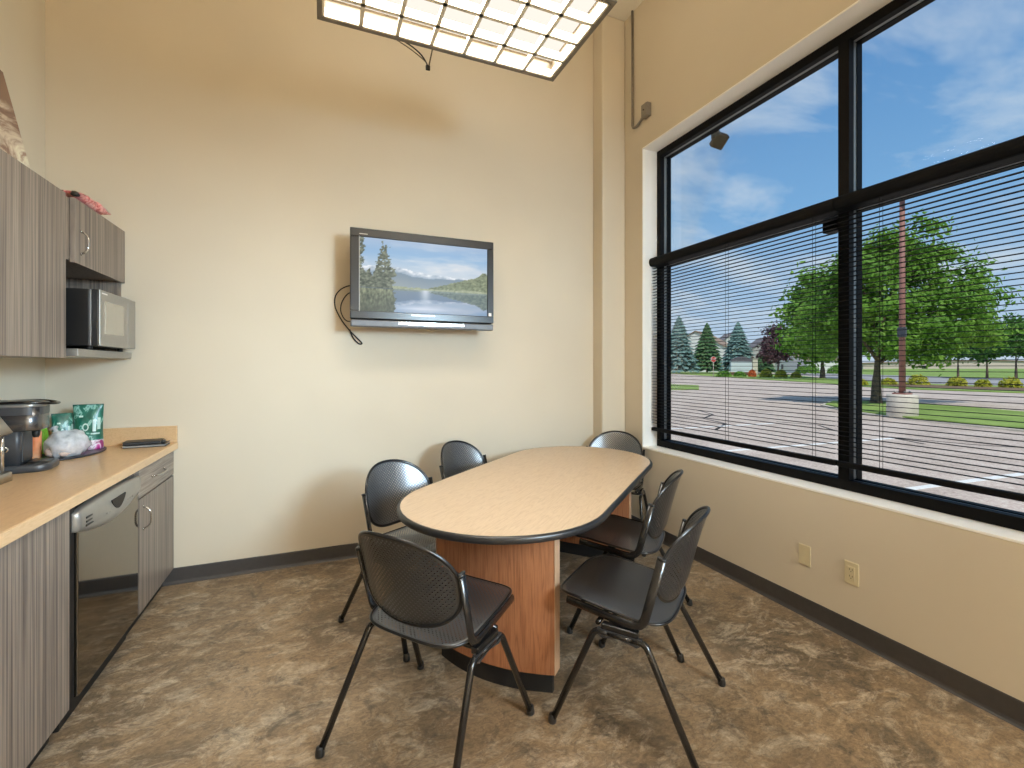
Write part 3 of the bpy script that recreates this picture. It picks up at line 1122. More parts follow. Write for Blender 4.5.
def pouch(x, y, rz, w, h, label):
    p = thing('coffee_pouch', (x, y, TZ), label, 'pouch', rz=rz)

    def fn(u, v, side):
        s = 1 if side else -1
        px = (u - .5) * w * (1 - .06 * math.sin(PI * v))
        bulge = .036 * (1 - (2 * u - 1) ** 4) * (1 - v ** 2.2) ** .8 + .0012
        wob = mnoise.noise(Vector((u * 5 + x * 9, v * 6, s))) * .004
        return (px, s * (bulge + wob * (1 - v)), v * h)
    mb = MB()
    n_, m_ = 16, 20
    A = [fn(i / n_, j / m_, 0) for j in range(m_ + 1) for i in range(n_ + 1)]
    B = [fn(i / n_, j / m_, 1) for j in range(m_ + 1) for i in range(n_ + 1)]
    fs = []
    for j in range(m_):
        for i in range(n_):
            a = j * (n_ + 1) + i
            fs.append((a, a + 1, a + n_ + 2, a + n_ + 1))
            o_ = len(A)
            fs.append((o_ + a, o_ + a + n_ + 1, o_ + a + n_ + 2, o_ + a + 1))
    for j in range(m_):
        for i in (0, n_):
            a, c_ = j * (n_ + 1) + i, (j + 1) * (n_ + 1) + i
            fs.append((a, c_, c_ + len(A), a + len(A)))
    fs.append(tuple(list(range(n_ + 1)) + [len(A) + i for i in range(n_, -1, -1)]))
    mb.add(A + B, fs, M['pouch'], True)
    mb.build('bag', p, world=False, recalc=True)
    mb = MB()
    # round emblem and print blocks on the front (-y side)
    def on(u, v, k=.0015):
        q = fn(u, v, 0)
        return (q[0], q[1] - k, q[2])
    ring = [on(.42 + .20 * math.cos(2 * PI * k / 24) * .55, .50 + .085 * math.sin(2 * PI * k / 24)) for k in range(24)]
    ring2 = [on(.42 + .13 * math.cos(2 * PI * k / 24) * .55, .50 + .055 * math.sin(2 * PI * k / 24)) for k in range(24)]
    vs = ring + ring2
    mb.add(vs, [(k, (k + 1) % 24, 24 + (k + 1) % 24, 24 + k) for k in range(24)], M['pouch_mark'])
    mb.build('emblem', p, world=False)
    for (u0, u1, v0, v1) in ((.66, .78, .40, .66), (.82, .92, .44, .70), (.60, .9, .335, .37), (.2, .34, .72, .76)):
        mb = MB()
        vs = [on(u0 + (u1 - u0) * i / 4, v0 + (v1 - v0) * j / 4) for j in range(5) for i in range(5)]
        mb.add(vs, [(j * 5 + i, j * 5 + i + 1, j * 5 + i + 6, j * 5 + i + 5) for j in range(4) for i in range(4)], M['pouch_mark'])
        mb.build('print_patch', p, world=False)
    mb = MB()
    mb.box((-w / 2, -.0025, h - .012), (w / 2, .0025, h), plain('pouch_seal', srgb(16, 74, 62), .4), .001)
    mb.build('top_seal', p, world=False)


pouch(-1.262, 3.425, R(14), .135, .262, 'taller green coffee pouch with pink base at the back of the tray')
pouch(-1.372, 3.415, R(30), .10, .215, 'shorter green coffee pouch with pink base, tucked behind the clear bag')

# clear plastic bag with pastries, lime green pouch behind it
bg = thing('plastic_bag', (-1.30, 3.17, TZ), 'crumpled clear plastic bag with pale pink contents on the tray', 'bag')
M['film'] = film_mat('clear_bag_film', srgb(232, 236, 242), .62)


def blob(cx_, cy_, cz_, a, b_, c_, mat, seed, amp=.18, freq=3.0, n=28, m_=18, flat=True, xf_=None):
    mb = MB()
    vs, fs = [], []
    for j in range(m_ + 1):
        ph = PI * j / m_
        for i in range(n):
            th_ = 2 * PI * i / n
            d_ = Vector((math.sin(ph) * math.cos(th_), math.sin(ph) * math.sin(th_), math.cos(ph)))
            k_ = 1 + amp * mnoise.noise(d_ * freq + Vector((seed, seed, 0)))
            p = Vector((d_.x * a * k_, d_.y * b_ * k_, d_.z * c_ * k_))
            if flat and p.z < -c_ * .8:
                p.z = -c_ * .8
            vs.append((cx_ + p.x, cy_ + p.y, cz_ + p.z))
    for j in range(m_):
        for i in range(n):
            l = (i + 1) % n
            fs.append((j * n + i, (j + 1) * n + i, (j + 1) * n + l, j * n + l))
    mb.add(vs, fs, mat, True)
    return mb


blob(-1.27, 3.205, TZ + .062, .085, .105, .077, M['film'], 3.1, .22, 3.0).build('film', bg)
pastry = plain('pale_pink_wrappers', srgb(232, 206, 192), .5, var=.2, scale=50)
for k, (dx, dy, dz, r_) in enumerate(((-.03, -.04, .035, .034), (.025, -.05, .03, .03), (0, .03, .034, .036), (.04, .03, .028, .026))):
    blob(-1.28 + dx, 3.20 + dy, TZ + dz, r_, r_ * 1.2, r_ * .9, pastry, k + 9, .2, 2.5, 14, 10).build('wrapped_sweet', bg)
mb = MB()
mb.tube(spline([(-1.31, 3.19, TZ + .11), (-1.315, 3.20, TZ + .135), (-1.33, 3.215, TZ + .15)]), [.018] * 8 + [.010] * 8 + [.020], M['film'], 10, ry=[.012] * 8 + [.008] * 8 + [.016])
mb.build('twist', bg)
lp = thing('lime_pouch', (-1.435, 3.37, Z), 'small lime green pouch standing behind the clear plastic bag', 'pouch')
lime = plain('lime_print', srgb(140, 206, 60), .4, var=.2, scale=50)
mb = MB()
stack_rings(mb, [ellipse_ring(-1.435, 3.33, .030, .042, Z), ellipse_ring(-1.435, 3.33, .033, .046, Z + .03), ellipse_ring(-1.435, 3.33, .028, .044, Z + .12),
                 ellipse_ring(-1.435, 3.33, .016, .040, Z + .165), ellipse_ring(-1.435, 3.33, .003, .038, Z + .185)], lime)
mb.build('bag', lp)
mb = MB()
mb.box((-1.438, 3.292, Z + .183), (-1.432, 3.368, Z + .205), plain('dark_green_seal', srgb(60, 120, 40), .4), .001)
mb.build('top_seal', lp)

# orange bottle
ob = thing('orange_bottle', (-1.395, 3.19, TZ), 'slim orange bottle with white top between the brewer and the clear bag', 'bottle')
m, nt, out = new_mat('orange_drink')
b = principled(nt, out, None, 0.25, 0, .6)
n1 = noise_tex(nt, 14, 2, .5, obj_coord(nt))
r1 = ramp(nt, [(.35, srgb(234, 140, 92)), (.65, srgb(244, 184, 142))])
nt.links.new(n1.outputs[0], r1.inputs[0])
nt.links.new(r1.outputs[0], b.inputs['Base Color'])
mb = MB()
mb.lathe([(.022, 0), (.025, .004), (.025, .135), (.021, .150), (.017, .152)], m, (-1.395, 3.19, TZ), 22)
mb.build('body', ob)
mb = MB()
mb.lathe([(.018, .150), (.018, .192), (.015, .196)], M['reveal'], (-1.395, 3.19, TZ), 22)
mb.build('cap', ob)

# single-serve coffee brewer, faces the room (+X), turned a little
br = thing('coffee_brewer', (-1.338, 2.872, Z), 'single-serve coffee brewer, dark and silver, with domed lid', 'coffee maker', rz=R(10))


def rrect(x0, x1, y0, y1, r, z, n=6):
    pts = []
    for (cx_, cy_, a0) in ((x1 - r, y1 - r, 0), (x0 + r, y1 - r, 90), (x0 + r, y0 + r, 180), (x1 - r, y0 + r, 270)):
        for k in range(n + 1):
            a = R(a0 + 90 * k / n)
            pts.append((cx_ + r * math.cos(a), cy_ + r * math.sin(a), z))
    return pts


mb = MB()
stack_rings(mb, [rrect(-.14, .145, -.095, .095, .05, 0), rrect(-.145, .15, -.10, .10, .055, .006), rrect(-.145, .15, -.10, .10, .055, .028), rrect(-.14, .145, -.095, .095, .05, .034)], M['grey_plastic'], True)
mb.build('base', br, world=False)
mb = MB()
stack_rings(mb, [rrect(.02, .135, -.08, .08, .045, .034), rrect(.02, .135, -.08, .08, .045, .038)], M['black_plastic'])
mb.build('drip_tray', br, world=False)
mb = MB()
stack_rings(mb, [rrect(-.145, -.095, -.099, .099, .02, .034), rrect(-.145, -.095, -.099, .099, .02, .30)], M['blue_steel'])
mb.build('water_tank', br, world=False)
mb = MB()
stack_rings(mb, [rrect(-.094, .050, -.085, .085, .02, .034), rrect(-.094, .050, -.085, .085, .02, .235)], M['grey_plastic'])
mb.build('column', br, world=False)
mb = MB()
mb.box((.046, -.065, .045), (.053, .065, .20), M['black_plastic'], .004)
mb.build('brew_recess', br, world=False)
mb = MB()
stack_rings(mb, [rrect(-.094, .110, -.092, .092, .045, .190), rrect(-.094, .114, -.095, .095, .048, .195), rrect(-.094, .115, -.096, .096, .05, .300)], M['dark_steel'])
hd = mb.build('brew_head', br, world=False)
mb = MB()
stack_rings(mb, [rrect(-.10, .1165, -.0975, .0975, .056, .264), rrect(-.10, .1165, -.0975, .0975, .056, .300)], M['grey_plastic'], True, False, False)
mb.build('dark_band', hd, world=False)
mb = MB()
stack_rings(mb, [rrect(-.145, .118, -.099, .099, .06, .300), rrect(-.145, .124, -.102, .102, .06, .306), rrect(-.14, .115, -.092, .092, .055, .318), rrect(-.11, .07, -.06, .06, .04, .328)], M['silver_plastic'])
ld_ = mb.build('lid', br, world=False)
mb = MB()
mb.tube(spline([(-.12, -.090, .316), (.05, -.096, .322), (.135, -.06, .314), (.152, 0, .311), (.135, .06, .314), (.05, .096, .322), (-.12, .090, .316)]), .006, M['black_gloss'], 8, ry=.010)
mb.build('lid_handle', ld_, world=False)
mb = MB()
mb.lathe([(.017, 0), (.014, -.03), (.010, -.04)], M['black_plastic'], (.08, 0, .191), 14)
mb.build('spout', br, world=False)

# espresso machine at the picture's edge
es = thing('espresso_machine', (-1.35, 2.55, Z), 'steel espresso machine with black side handle, cut by the picture edge', 'coffee maker')
mb = MB()
stack_rings(mb, [rrect(-1.46, -1.225, 2.44, 2.645, .02, Z), rrect(-1.46, -1.225, 2.44, 2.645, .02, Z + .036), rrect(-1.455, -1.23, 2.445, 2.64, .018, Z + .04)], M['steel'])
mb.build('base', es)
mb = MB()
stack_rings(mb, [rrect(-1.46, -1.36, 2.45, 2.62, .02, Z + .04), rrect(-1.46, -1.36, 2.45, 2.62, .02, Z + .20)], M['grey_plastic'])
mb.build('column', es)
for y in (2.468, 2.612):
    mb = MB()
    mb.tube([(-1.25, y, Z + .04), (-1.25, y, Z + .21)], .008, M['chrome'], 10)
    mb.build('post', es)
mb = MB()
vs = []
for (z, x1, y1) in ((.195, -1.232, 2.630), (.205, -1.222, 2.645), (.285, -1.262, 2.628), (.30, -1.275, 2.61)):
    vs.append(rrect(-1.46, x1, 2.45, y1, .018, Z + z))
stack_rings(mb, vs, M['steel'])
mb.build('head', es)
mb = MB()
mb.tube([(-1.27, 2.54, Z + .125), (-1.275, 2.645, Z + .125)], .011, M['black_plastic'], 12)
mb.tube([(-1.275, 2.645, Z + .125), (-1.2765, 2.675, Z + .125)], .0135, M['black_plastic'], 12)
hn = mb.build('handle', es)
mb = MB()
mb.lathe([(.0145, 0), (.0145, .010), (.011, .013)], M['chrome'], (-1.2765, 2.675, Z + .125), 14, axis='Y')
mb.build('knob', hn)

# two black folders stacked by the backsplash
fb = thing('black_folder', (-1.0, 3.52, Z), 'lower black folder with grey pages, lying by the backsplash', 'folder')
xf = Matrix.Translation((-.995, 3.455, Z)) @ Matrix.Rotation(R(4), 4, 'Z')
MB().box((-.105, -.055, 0), (.105, .075, .003), M['black_plastic'], .001, 2, xf).build('cover', fb)
MB().box((-.103, -.053, .003), (.101, .073, .013), plain('grey_pages', srgb(140, 138, 134), .7), .001, 2, xf).build('pages', fb)
MB().box((-.105, -.055, .013), (.105, .075, .017), M['black_plastic'], .002, 2, xf).build('cover', fb)
fb = thing('black_folder', (-1.0, 3.52, Z + .0175), 'upper black folder with a pen loop, on top of the stack by the backsplash', 'folder')
xf = Matrix.Translation((-1.01, 3.462, Z + .0175)) @ Matrix.Rotation(R(7), 4, 'Z')
MB().box((-.095, -.05, 0), (.092, .06, .004), M['black_plastic'], .001, 2, xf).build('cover', fb)
MB().box((-.092, -.047, .004), (.088, .057, .012), M['grey_plastic'], .001, 2, xf).build('pages', fb)
MB().box((-.095, -.05, .012), (.092, .06, .017), M['black_plastic'], .003, 2, xf).build('cover', fb)
mb = MB()
mb.tube([xf @ Vector((.098, -.04, .008)), xf @ Vector((.098, .045, .008))], .006, M['grey_plastic'], 8)
mb.build('pen_loop', fb)

# ------------------------------------------------------------------ television
TVY = 3.30
TX0, TX1 = .173, 1.207
TZ_0, TZ_1 = 1.677, 2.35
tv = thing('television', (.69, TVY, 2.0), 'flat television with black bezel on an arm on the back wall, showing a mountain lake', 'television')
cab = MB()
cab.box((TX0 + .004, TVY + .012, TZ_0 + .05), (TX1 - .004, TVY + .075, TZ_1 - .004), M['black_plastic'], .012, 3)
cab.box((TX0 + .12, TVY + .07, TZ_0 + .1), (TX1 - .12, TVY + .115, TZ_1 - .12), M['black_plastic'], .02, 3)
cab.build('back_housing', tv)
SX0, SX1, SZ0, SZ1 = TX0 + .062, TX1 - .050, TZ_0 + .108, TZ_1 - .058
bz = MB()
bm_ = plain('tv_bezel', srgb(24, 24, 26), .28, spec=.5)
bz.box((TX0, TVY - .004, SZ1), (TX1, TVY + .02, TZ_1), bm_, .004)
bz.box((TX0, TVY - .004, TZ_0 + .055), (TX1, TVY + .02, SZ0), bm_, .004)
bz.box((TX0, TVY - .004, SZ0), (SX0, TVY + .02, SZ1), bm_, .004)
bz.box((SX1, TVY - .004, SZ0), (TX1, TVY + .02, SZ1), bm_, .004)
bzo = bz.build('bezel', tv)
mb = MB()
mb.box((SX0 + .35, TVY - .0045, SZ0 - .022), (SX0 + .52, TVY - .003, SZ0 - .012), M['silver_plastic'], .0005)
mb.build('logo_strip', bzo)
mb = MB()
mb.box((TX0 + .06, TVY - .0045, TZ_1 - .042), (TX0 + .115, TVY - .003, TZ_1 - .036), M['silver_plastic'], .0005)
mb.build('logo_strip', bzo)
MB().box((TX1 - .040, TVY - .0046, SZ0 + .000), (TX1 - .018, TVY - .003, SZ0 + .024), M['reveal'], .0005).build('sticker', bzo)
MB().box((SX0 - .005, TVY - .006, SZ0 - .004), (SX0, TVY - .002, SZ1 + .004), M['silver_plastic'], .001).build('trim_strip', bzo)
spk = MB()
spk.box((TX0 + .003, TVY - .008, TZ_0), (TX1 - .003, TVY + .05, TZ_0 + .047), plain('tv_speaker_grey', srgb(104, 104, 106), .45, .3), .008, 3)
so = spk.build('speaker_bar', tv)
MB().box((TX0 + .32, TVY - .0095, TZ_0 + .020), (TX0 + .80, TVY - .006, TZ_0 + .040), M['chrome'], .001).build('bright_strip', so)

# the picture on the screen: lake, snowy range, trees and their reflection
NXs, NZs = 150, 84


def fbm(x, y, o=4):
    a, s_, f_ = 0, .5, 1.0
    for _ in range(o):
        a += s_ * mnoise.noise(Vector((x * f_, y * f_, 3.7)))
        s_ *= .5
        f_ *= 2.1
    return a


def lerp3(a, b_, t_):
    t_ = max(0, min(1, t_))
    return tuple(p + (q - p) * t_ for p, q in zip(a, b_))


def screen_color(u, v):
    """u 0..1 left-right, v 0..1 bottom-top; sRGB 0..255."""
    hz = .33
    refl = v < hz
    vv = v
    if refl:
        vv = hz + (hz - v) * 1.25
        u_ = u + .006 * fbm(u * 20, v * 60)
    else:
        u_ = u
    # sky
    c = lerp3((204, 214, 224), (142, 182, 220), (vv - .55) / .3)
    c = lerp3(c, (178, 194, 218), max(0, (vv - .8) / .25))
    cl = fbm(u_ * 3.2, vv * 9)
    c = lerp3(c, (226, 228, 232), (cl - .02) * 2.0 * (1 if vv < .75 else .5))
    # snow range
    rid = .575 + .045 * math.sin(u_ * 5.2 + .6) + .045 * fbm(u_ * 7, 1.0)
    if vv < rid:
        sn = max(0, 1 - (rid - vv) / .085)
        c = lerp3((146, 166, 186), (240, 243, 247), sn * (.85 + fbm(u_ * 24, vv * 24) * 1.6))
    rid2 = .50 + .07 * (u_ - .55) * (u_ > .5) + .06 * math.exp(-((u_ - .27) / .1) ** 2) + .02 * fbm(u_ * 11, 5.0)
    if vv < rid2:
        c = lerp3((128, 146, 162), (150, 162, 168), (rid2 - vv) * 6)
    # right hillside of trees
    hr = hz + .02 + max(0, u_ - .50) * .52 + .022 * fbm(u_ * 40, 2.0)
    if u_ > .9:
        hr += .05 * math.exp(-((u_ - .965) / .03) ** 2)
    if vv < hr:
        g = .5 + fbm(u_ * 46, vv * 46)
        c = lerp3((94, 104, 82), (166, 174, 140), g)
    # far shore
    if vv < hz + .028 + .012 * fbm(u_ * 20, 8):
        c = lerp3((138, 148, 120), (190, 194, 166), .5 + fbm(u_ * 60, vv * 60))
    # left trees
    ut = u_ + .05 * fbm(vv * 16, u_ * 12) + .02 * fbm(vv * 60, 2)
    tl = hz + .20 + .10 * fbm(u_ * 18, 3) + .12 * fbm(u_ * 70, 9) + (.40 * math.exp(-((ut - .175) / .055) ** 2)) + (.5 if ut < .03 else 0)
    if ut < .25 and vv < tl and not (vv > hz + .22 and fbm(u_ * 50, vv * 50) > .22):
        g = .45 + 1.2 * fbm(u_ * 44, vv * 44)
        c = lerp3((66, 74, 66), (158, 164, 142), g)
    if refl:
        c = lerp3(c, (96, 124, 170), .30)
        c = tuple(k * .93 for k in c)
        gl_ = math.exp(-((u - .49) / .035) ** 2) * max(0, (v - .05) / .28)
        c = lerp3(c, (230, 234, 240), gl_ * .8)
        # cloud reflection low in the lake
        if v < .12:
            c = lerp3(c, (214, 220, 232), max(0, math.exp(-((u - .47) / .2) ** 2) * 1.0 * (1 - abs(v - .06) / .06)))
        # reeds in the lower left corner
        if u < .25 - .05 * fbm(v * 14, 2) and v < hz - .01:
            g = .5 + 1.1 * fbm(u * 70, v * 22)
            c = lerp3((74, 80, 70), (170, 176, 142), g * (.35 + v * 2.0))
    return c


mb = MB()
mb.grid(lambda u, v: (SX0 + u * (SX1 - SX0), TVY + .004, SZ0 + v * (SZ1 - SZ0)), NXs, NZs, None, False)
mb.mats = []
m, nt, out = new_mat('lit_screen')
at = node(nt, 'ShaderNodeAttribute', attribute_name='picture')
b = principled(nt, out, (0.01, 0.01, 0.01, 1), 0.35, 0, .15)
nt.links.new(at.outputs['Color'], b.inputs['Emission Color'])
b.inputs['Emission Strength'].default_value = 0.88
mb.mats = [m]
sc = mb.build('screen', tv)
ca = sc.data.color_attributes.new('picture', 'FLOAT_COLOR', 'POINT')
buf = []
for j in range(NZs + 1):
    for i in range(NXs + 1):
        buf += list(srgb(*[max(0, min(255, k)) for k in screen_color(i / NXs, j / NZs)]))
ca.data.foreach_set('color', buf)
# wall bracket
mb = MB()
mb.box((.58, YB - .02, 1.86), (.80, YB - .0005, 2.16), M['black_plastic'], .004)
mb.box((.66, TVY + .115, 1.97), (.72, YB - .02, 2.05), M['black_plastic'], .006)
mb.build('wall_mount', tv)
# cables at its left edge
mb = MB()
cy = YB - .012
mb.tube(spline([(.30, TVY + .09, 1.98), (.17, YB - .05, 1.985), (.095, cy, 1.93), (.085, cy, 1.84), (.13, cy, 1.74), (.19, cy, 1.66)]), .0045, M['cable'], 8)
mb.tube(spline([(.30, TVY + .09, 1.92), (.19, YB - .05, 1.94), (.135, cy, 1.88), (.125, cy, 1.80), (.17, cy, 1.735), (.27, YB - .05, 1.75)]), .004, M['cable'], 8)
mb.tube(spline([(.19, cy, 1.66), (.235, cy, 1.615), (.27, cy, 1.575), (.245, cy, 1.575), (.205, cy, 1.62), (.185, cy, 1.675)]), .005, M['cable'], 8)
mb.build('cables', tv)

# ------------------------------------------------------------------ table
TU = Vector((.755, .656, 0)).normalized()
TV_ = Vector((-TU.y, TU.x, 0))
TC = TU * 2.572 + TV_ * 1.05
ang_t = math.atan2(TU.y, TU.x)
tb = thing('conference_table', (TC.x, TC.y, 0), 'racetrack-shaped oak conference table with black edge on two oak pedestals', 'table', rz=ang_t)
HL, HW = 1.08, .51


def stadium(hl, hw, n=24):
    pts = []
    for k in range(n + 1):
        a = -PI / 2 + PI * k / n
        pts.append((hl - hw + hw * math.cos(a), hw * math.sin(a)))
    for k in range(n + 1):
        a = PI / 2 + PI * k / n
        pts.append((-(hl - hw) + hw * math.cos(a), hw * math.sin(a)))
    return pts


mb = MB()
mb.prism(stadium(HL - .016, HW - .016), .719, .7502, M['table'])
top = mb.build('tabletop', tb, world=False)
mb = MB()
ring = stadium(HL - .012, HW - .012, 32)
prof = [(-.006, .0315), (.002, .0315), (.008, .029), (.0115, .024), (.012, .016), (.0115, .008), (.008, .003), (.0, .0), (-.006, 0)]
nr = len(ring)
vs, fs = [], []
for k in range(nr):
    p = Vector((ring[k][0], ring[k][1], 0))
    cxn = max(-(HL - HW), min(HL - HW, p.x))
    nn = Vector((p.x - cxn, p.y, 0)).normalized()
    for (d_, z) in prof:
        q = p + nn * d_
        vs.append((q.x, q.y, (.7185 + z)))
np_ = len(prof)
for k in range(nr):
    l = (k + 1) % nr
    for i in range(np_):
        j = (i + 1) % np_
        fs.append((k * np_ + i, k * np_ + j, l * np_ + j, l * np_ + i))
mb.add(vs, fs, M['black_rubber'], True)
mb.build('edge_band', tb, world=False, recalc=True)


def pedestal(sgn):
    """D-shaped leg: flat inner side, bowed outer side."""
    xi, xe, xb = .690, .745, .806          # inner flat, edge, bulge, distances from the table centre
    hw = .306
    def poly(off):
        pts = []
        for k in range(21):
            t_ = -1 + 2 * k / 20
            pts.append((sgn * (xe + (xb - xe) * (1 - t_ * t_) - off), t_ * (hw - off) - .032))
        pts.append((sgn * (xi + off), hw - off - .032))
        pts.append((sgn * (xi + off), -(hw - off) - .032))
        return pts if sgn > 0 else pts[::-1]
    mb = MB()
    mb.prism(poly(0), .09, .719, M['oak'])
    p = mb.build('pedestal', tb, world=False)
    mb = MB()
    mb.prism(poly(.018), 0, .09, M['kick'])
    mb.build('kick_plinth', p, world=False)
    for s in (-1, 1):
        mb = MB()
        y = s * hw - .032
        mb.box((sgn * xi, y - .0012, .09), (sgn * (xe + .004), y + .0012, .719), M['oak_band'])
        mb.build('edge_strip', p, world=False)


pedestal(-1)
pedestal(1)

# ------------------------------------------------------------------ chairs
def shell(outline, surf, nr_=16, na=56, solid_from=.86):
    """Sheet shell: rings from the centre out to an outline; returns verts, faces, uv, ring index of each face."""
    vs, uv, fs, fr = [], [], [], []
    c = outline(None, 0)
    vs.append(surf(*c))
    uv.append(c)
    for j in range(1, nr_ + 1):
        for k in range(na):
            q = outline(2 * PI * k / na, j / nr_)
            vs.append(surf(*q))
            uv.append(q)
    for k in range(na):
        fs.append((0, 1 + k, 1 + (k + 1) % na))
        fr.append(0)
    for j in range(1, nr_):
        for k in range(na):
            l = (k + 1) % na
            a = 1 + (j - 1) * na
            b_ = 1 + j * na
            fs.append((a + k, b_ + k, b_ + l, a + l))
            fr.append(j / nr_)
    return vs, fs, uv, fr


def build_shell(name, parent, data, solid_from, thick, off):
    vs, fs, uv, fr = data
    me = bpy.data.meshes.new(name)
    me.from_pydata(vs, [], fs)
    grey = name == 'seat'  # seat wears the lighter copies with the painted-in sheen
    me.materials.append(M['chair_perf_sheen' if grey else 'chair_perf'])
    me.materials.append(M['chair_solid_sheen' if grey else 'chair_solid'])
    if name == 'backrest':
        me.materials.append(M['chair_perf_sheen'])
        me.materials.append(M['chair_solid_sheen'])
    me.polygons.foreach_set('material_index', [1 if r_ >= solid_from else 0 for r_ in fr])
    me.polygons.foreach_set('use_smooth', [True] * len(fs))
    ul = me.uv_layers.new(name='UVMap')
    for li, l in enumerate(me.loops):
        ul.data[li].uv = uv[l.vertex_index]
    me.update()
    o = bpy.data.objects.new(name, me)
    COL.objects.link(o)
    o.parent = parent
    s = o.modifiers.new('thickness', 'SOLIDIFY')
    s.thickness = thick
    s.offset = off
    if name == 'backrest':
        s.material_offset = 2  # backrest fronts get the lighter copies, window sheen in the colour
    return o


def make_chair():
    c = thing('stacking_chair', (0, 0, 0), 'x', 'chair')

    # seat
    def seat_out(a, r_):
        if a is None:
            return (0, .075)
        e = 2 / 4.2
        ca, sa = math.cos(a), math.sin(a)
        x = .228 * math.copysign(abs(ca) ** e, ca) * r_
        y = .230 * math.copysign(abs(sa) ** e, sa) * r_
        return (x, .075 + y)

    def seat_surf(x, y):
        t_ = (y - .075) / .230
        z = .472 + .030 * t_ - .012 * math.exp(-(x / .14) ** 2) * (1 - t_ * t_) + .006 * (x / .228) ** 2
        if t_ > .45:
            z -= .030 * ((t_ - .45) / .55) ** 2
        if t_ < -.55:
            z += .012 * ((-t_ - .55) / .45) ** 2
        return (x, y, z)
    sd = shell(seat_out, seat_surf)
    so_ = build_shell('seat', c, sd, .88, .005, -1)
    ring_ = [Vector(seat_surf(*seat_out(2 * PI * k / 72, 1.0))) + Vector((0, 0, -.002)) for k in range(72)]
    mb = MB()
    mb.tube(ring_, .0055, M['chair_rim'], 8, closed=True, fixed=(0, 0, 1))
    mb.build('rim', so_, world=False)

    # back
    ZB = .655

    def back_out(a, r_):
        if a is None:
            return (0, ZB)
        ca, sa = math.cos(a), math.sin(a)
        if sa >= 0:
            e = 2 / 2.25
            x = .226 * math.copysign(abs(ca) ** e, ca)
            y = .183 * abs(sa) ** e
        else:
            e = 2 / 2.9
            x = .226 * math.copysign(abs(ca) ** e, ca)
            y = -.155 * abs(sa) ** e
            x *= 1 - .10 * (abs(y) / .155) ** 2
        return (x * r_, ZB + y * r_)

    def back_surf(x, z):
        t_ = (z - ZB) / .19
        y = -.166 - .075 * (t_ + .8) * .62 - .010 * max(0, t_) ** 2
        y += .082 * (x / .226) ** 2
        if t_ < -.45:
            y += .020 * ((-t_ - .45) / .4) ** 2
        return (x, y, z)
    bd = shell(back_out, back_surf)
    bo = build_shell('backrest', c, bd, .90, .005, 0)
    ring_ = [Vector(back_surf(*back_out(2 * PI * k / 80, 1.0))) for k in range(80)]
    mb = MB()
    mb.tube(ring_, .0065, M['chair_rim'], 8, ry=.008, closed=True, fixed=(0, 1, 0))
    mb.build('rim', bo, world=False)

    for s in (-1, 1):
        # flat oval side rail: under the seat edge, then up to carry the back
        pts = fillet([(s * .222, .240, .468), (s * .232, -.062, .434), (s * .238, -.135, .712)], [.055], 8)
        mb = MB()
        mb.tube(pts, .008, M['chair_tube'], 12, ry=.0165, fixed=(1, 0, 0))
        ro = mb.build('side_rail', c, world=False)
        mb = MB()
        mb.tube([(s * .238, -.134, .708), (s * .238, -.1362, .716)], .009, M['chair_rim'], 12, ry=.0175, fixed=(1, 0, 0))
        mb.build('end_cap', ro, world=False)
        # leg frame: top rail and two splayed legs
        TOPZ = .392
        yb = .075
        fr_, rr_ = Vector((s * .285, .275, .0)), Vector((s * .285, -.275, .0))
        a_, b_ = Vector((s * .240, .02 + yb, TOPZ)), Vector((s * .240, .02 - yb, TOPZ))
        mb = MB()
        mb.tube([a_ + Vector((0, -.03, 0)), b_ + Vector((0, .03, 0))], .0125, M['chair_tube'], 12)
        mb.build('leg_rail', c, world=False)
        for (top_, foot) in ((a_, fr_), (b_, rr_)):
            sg = 1 if foot.y > 0 else -1
            mb = MB()
            pts = fillet([top_ + Vector((0, -.03 * sg, 0)), top_ + Vector((0, .022 * sg, 0)), foot + Vector((0, 0, .012))], [.045], 8)
            mb.tube(pts, .0125, M['chair_tube'], 12)
            lo_ = mb.build('leg', c, world=False)
            mb = MB()
            mb.lathe([(.013, 0), (.0165, .004), (.0165, .014), (.0135, .03), (.012, .034)], M['black_rubber'], (foot.x, foot.y, 0), 14)
            mb.build('glide', lo_, world=False)
        # stacking bumper under the leg rail
        mb = MB()
        poly = [(-.085, .400), (.085, .400), (.082, .378), (.066, .368), (.05, .372), (0, .380), (-.05, .372), (-.066, .368), (-.082, .378)]
        va = [(s * .232, y + .02, z + .004) for y, z in poly] + [(s * .250, y + .02, z + .004) for y, z in poly]
        n = len(poly)
        mb.add(va, [tuple(range(n)), tuple(range(2 * n - 1, n - 1, -1))] + [(i, (i + 1) % n, n + (i + 1) % n, n + i) for i in range(n)], M['chair_clamp'])
        mb.build('stacking_bumper', c, world=False, recalc=True)
        # link between side rail and leg rail
        mb = MB()
        mb.box((s * .216, -.05, .398), (s * .246, .09, .424), M['chair_tube'], .004)
        mb.build('rail_bracket', c, world=False)
    for y in (-.03, .11):
        mb = MB()
        mb.tube([(-.226, y, .412), (.226, y, .412)], .010, M['chair_tube'], 10)
        mb.build('crossbar', c, world=False)
    return c


def copy_tree(o, parent=None):
    n = o.copy()
    COL.objects.link(n)
    if parent is not None:
        n.parent = parent
    for ch in list(o.children):
        copy_tree(ch, n)
    return n


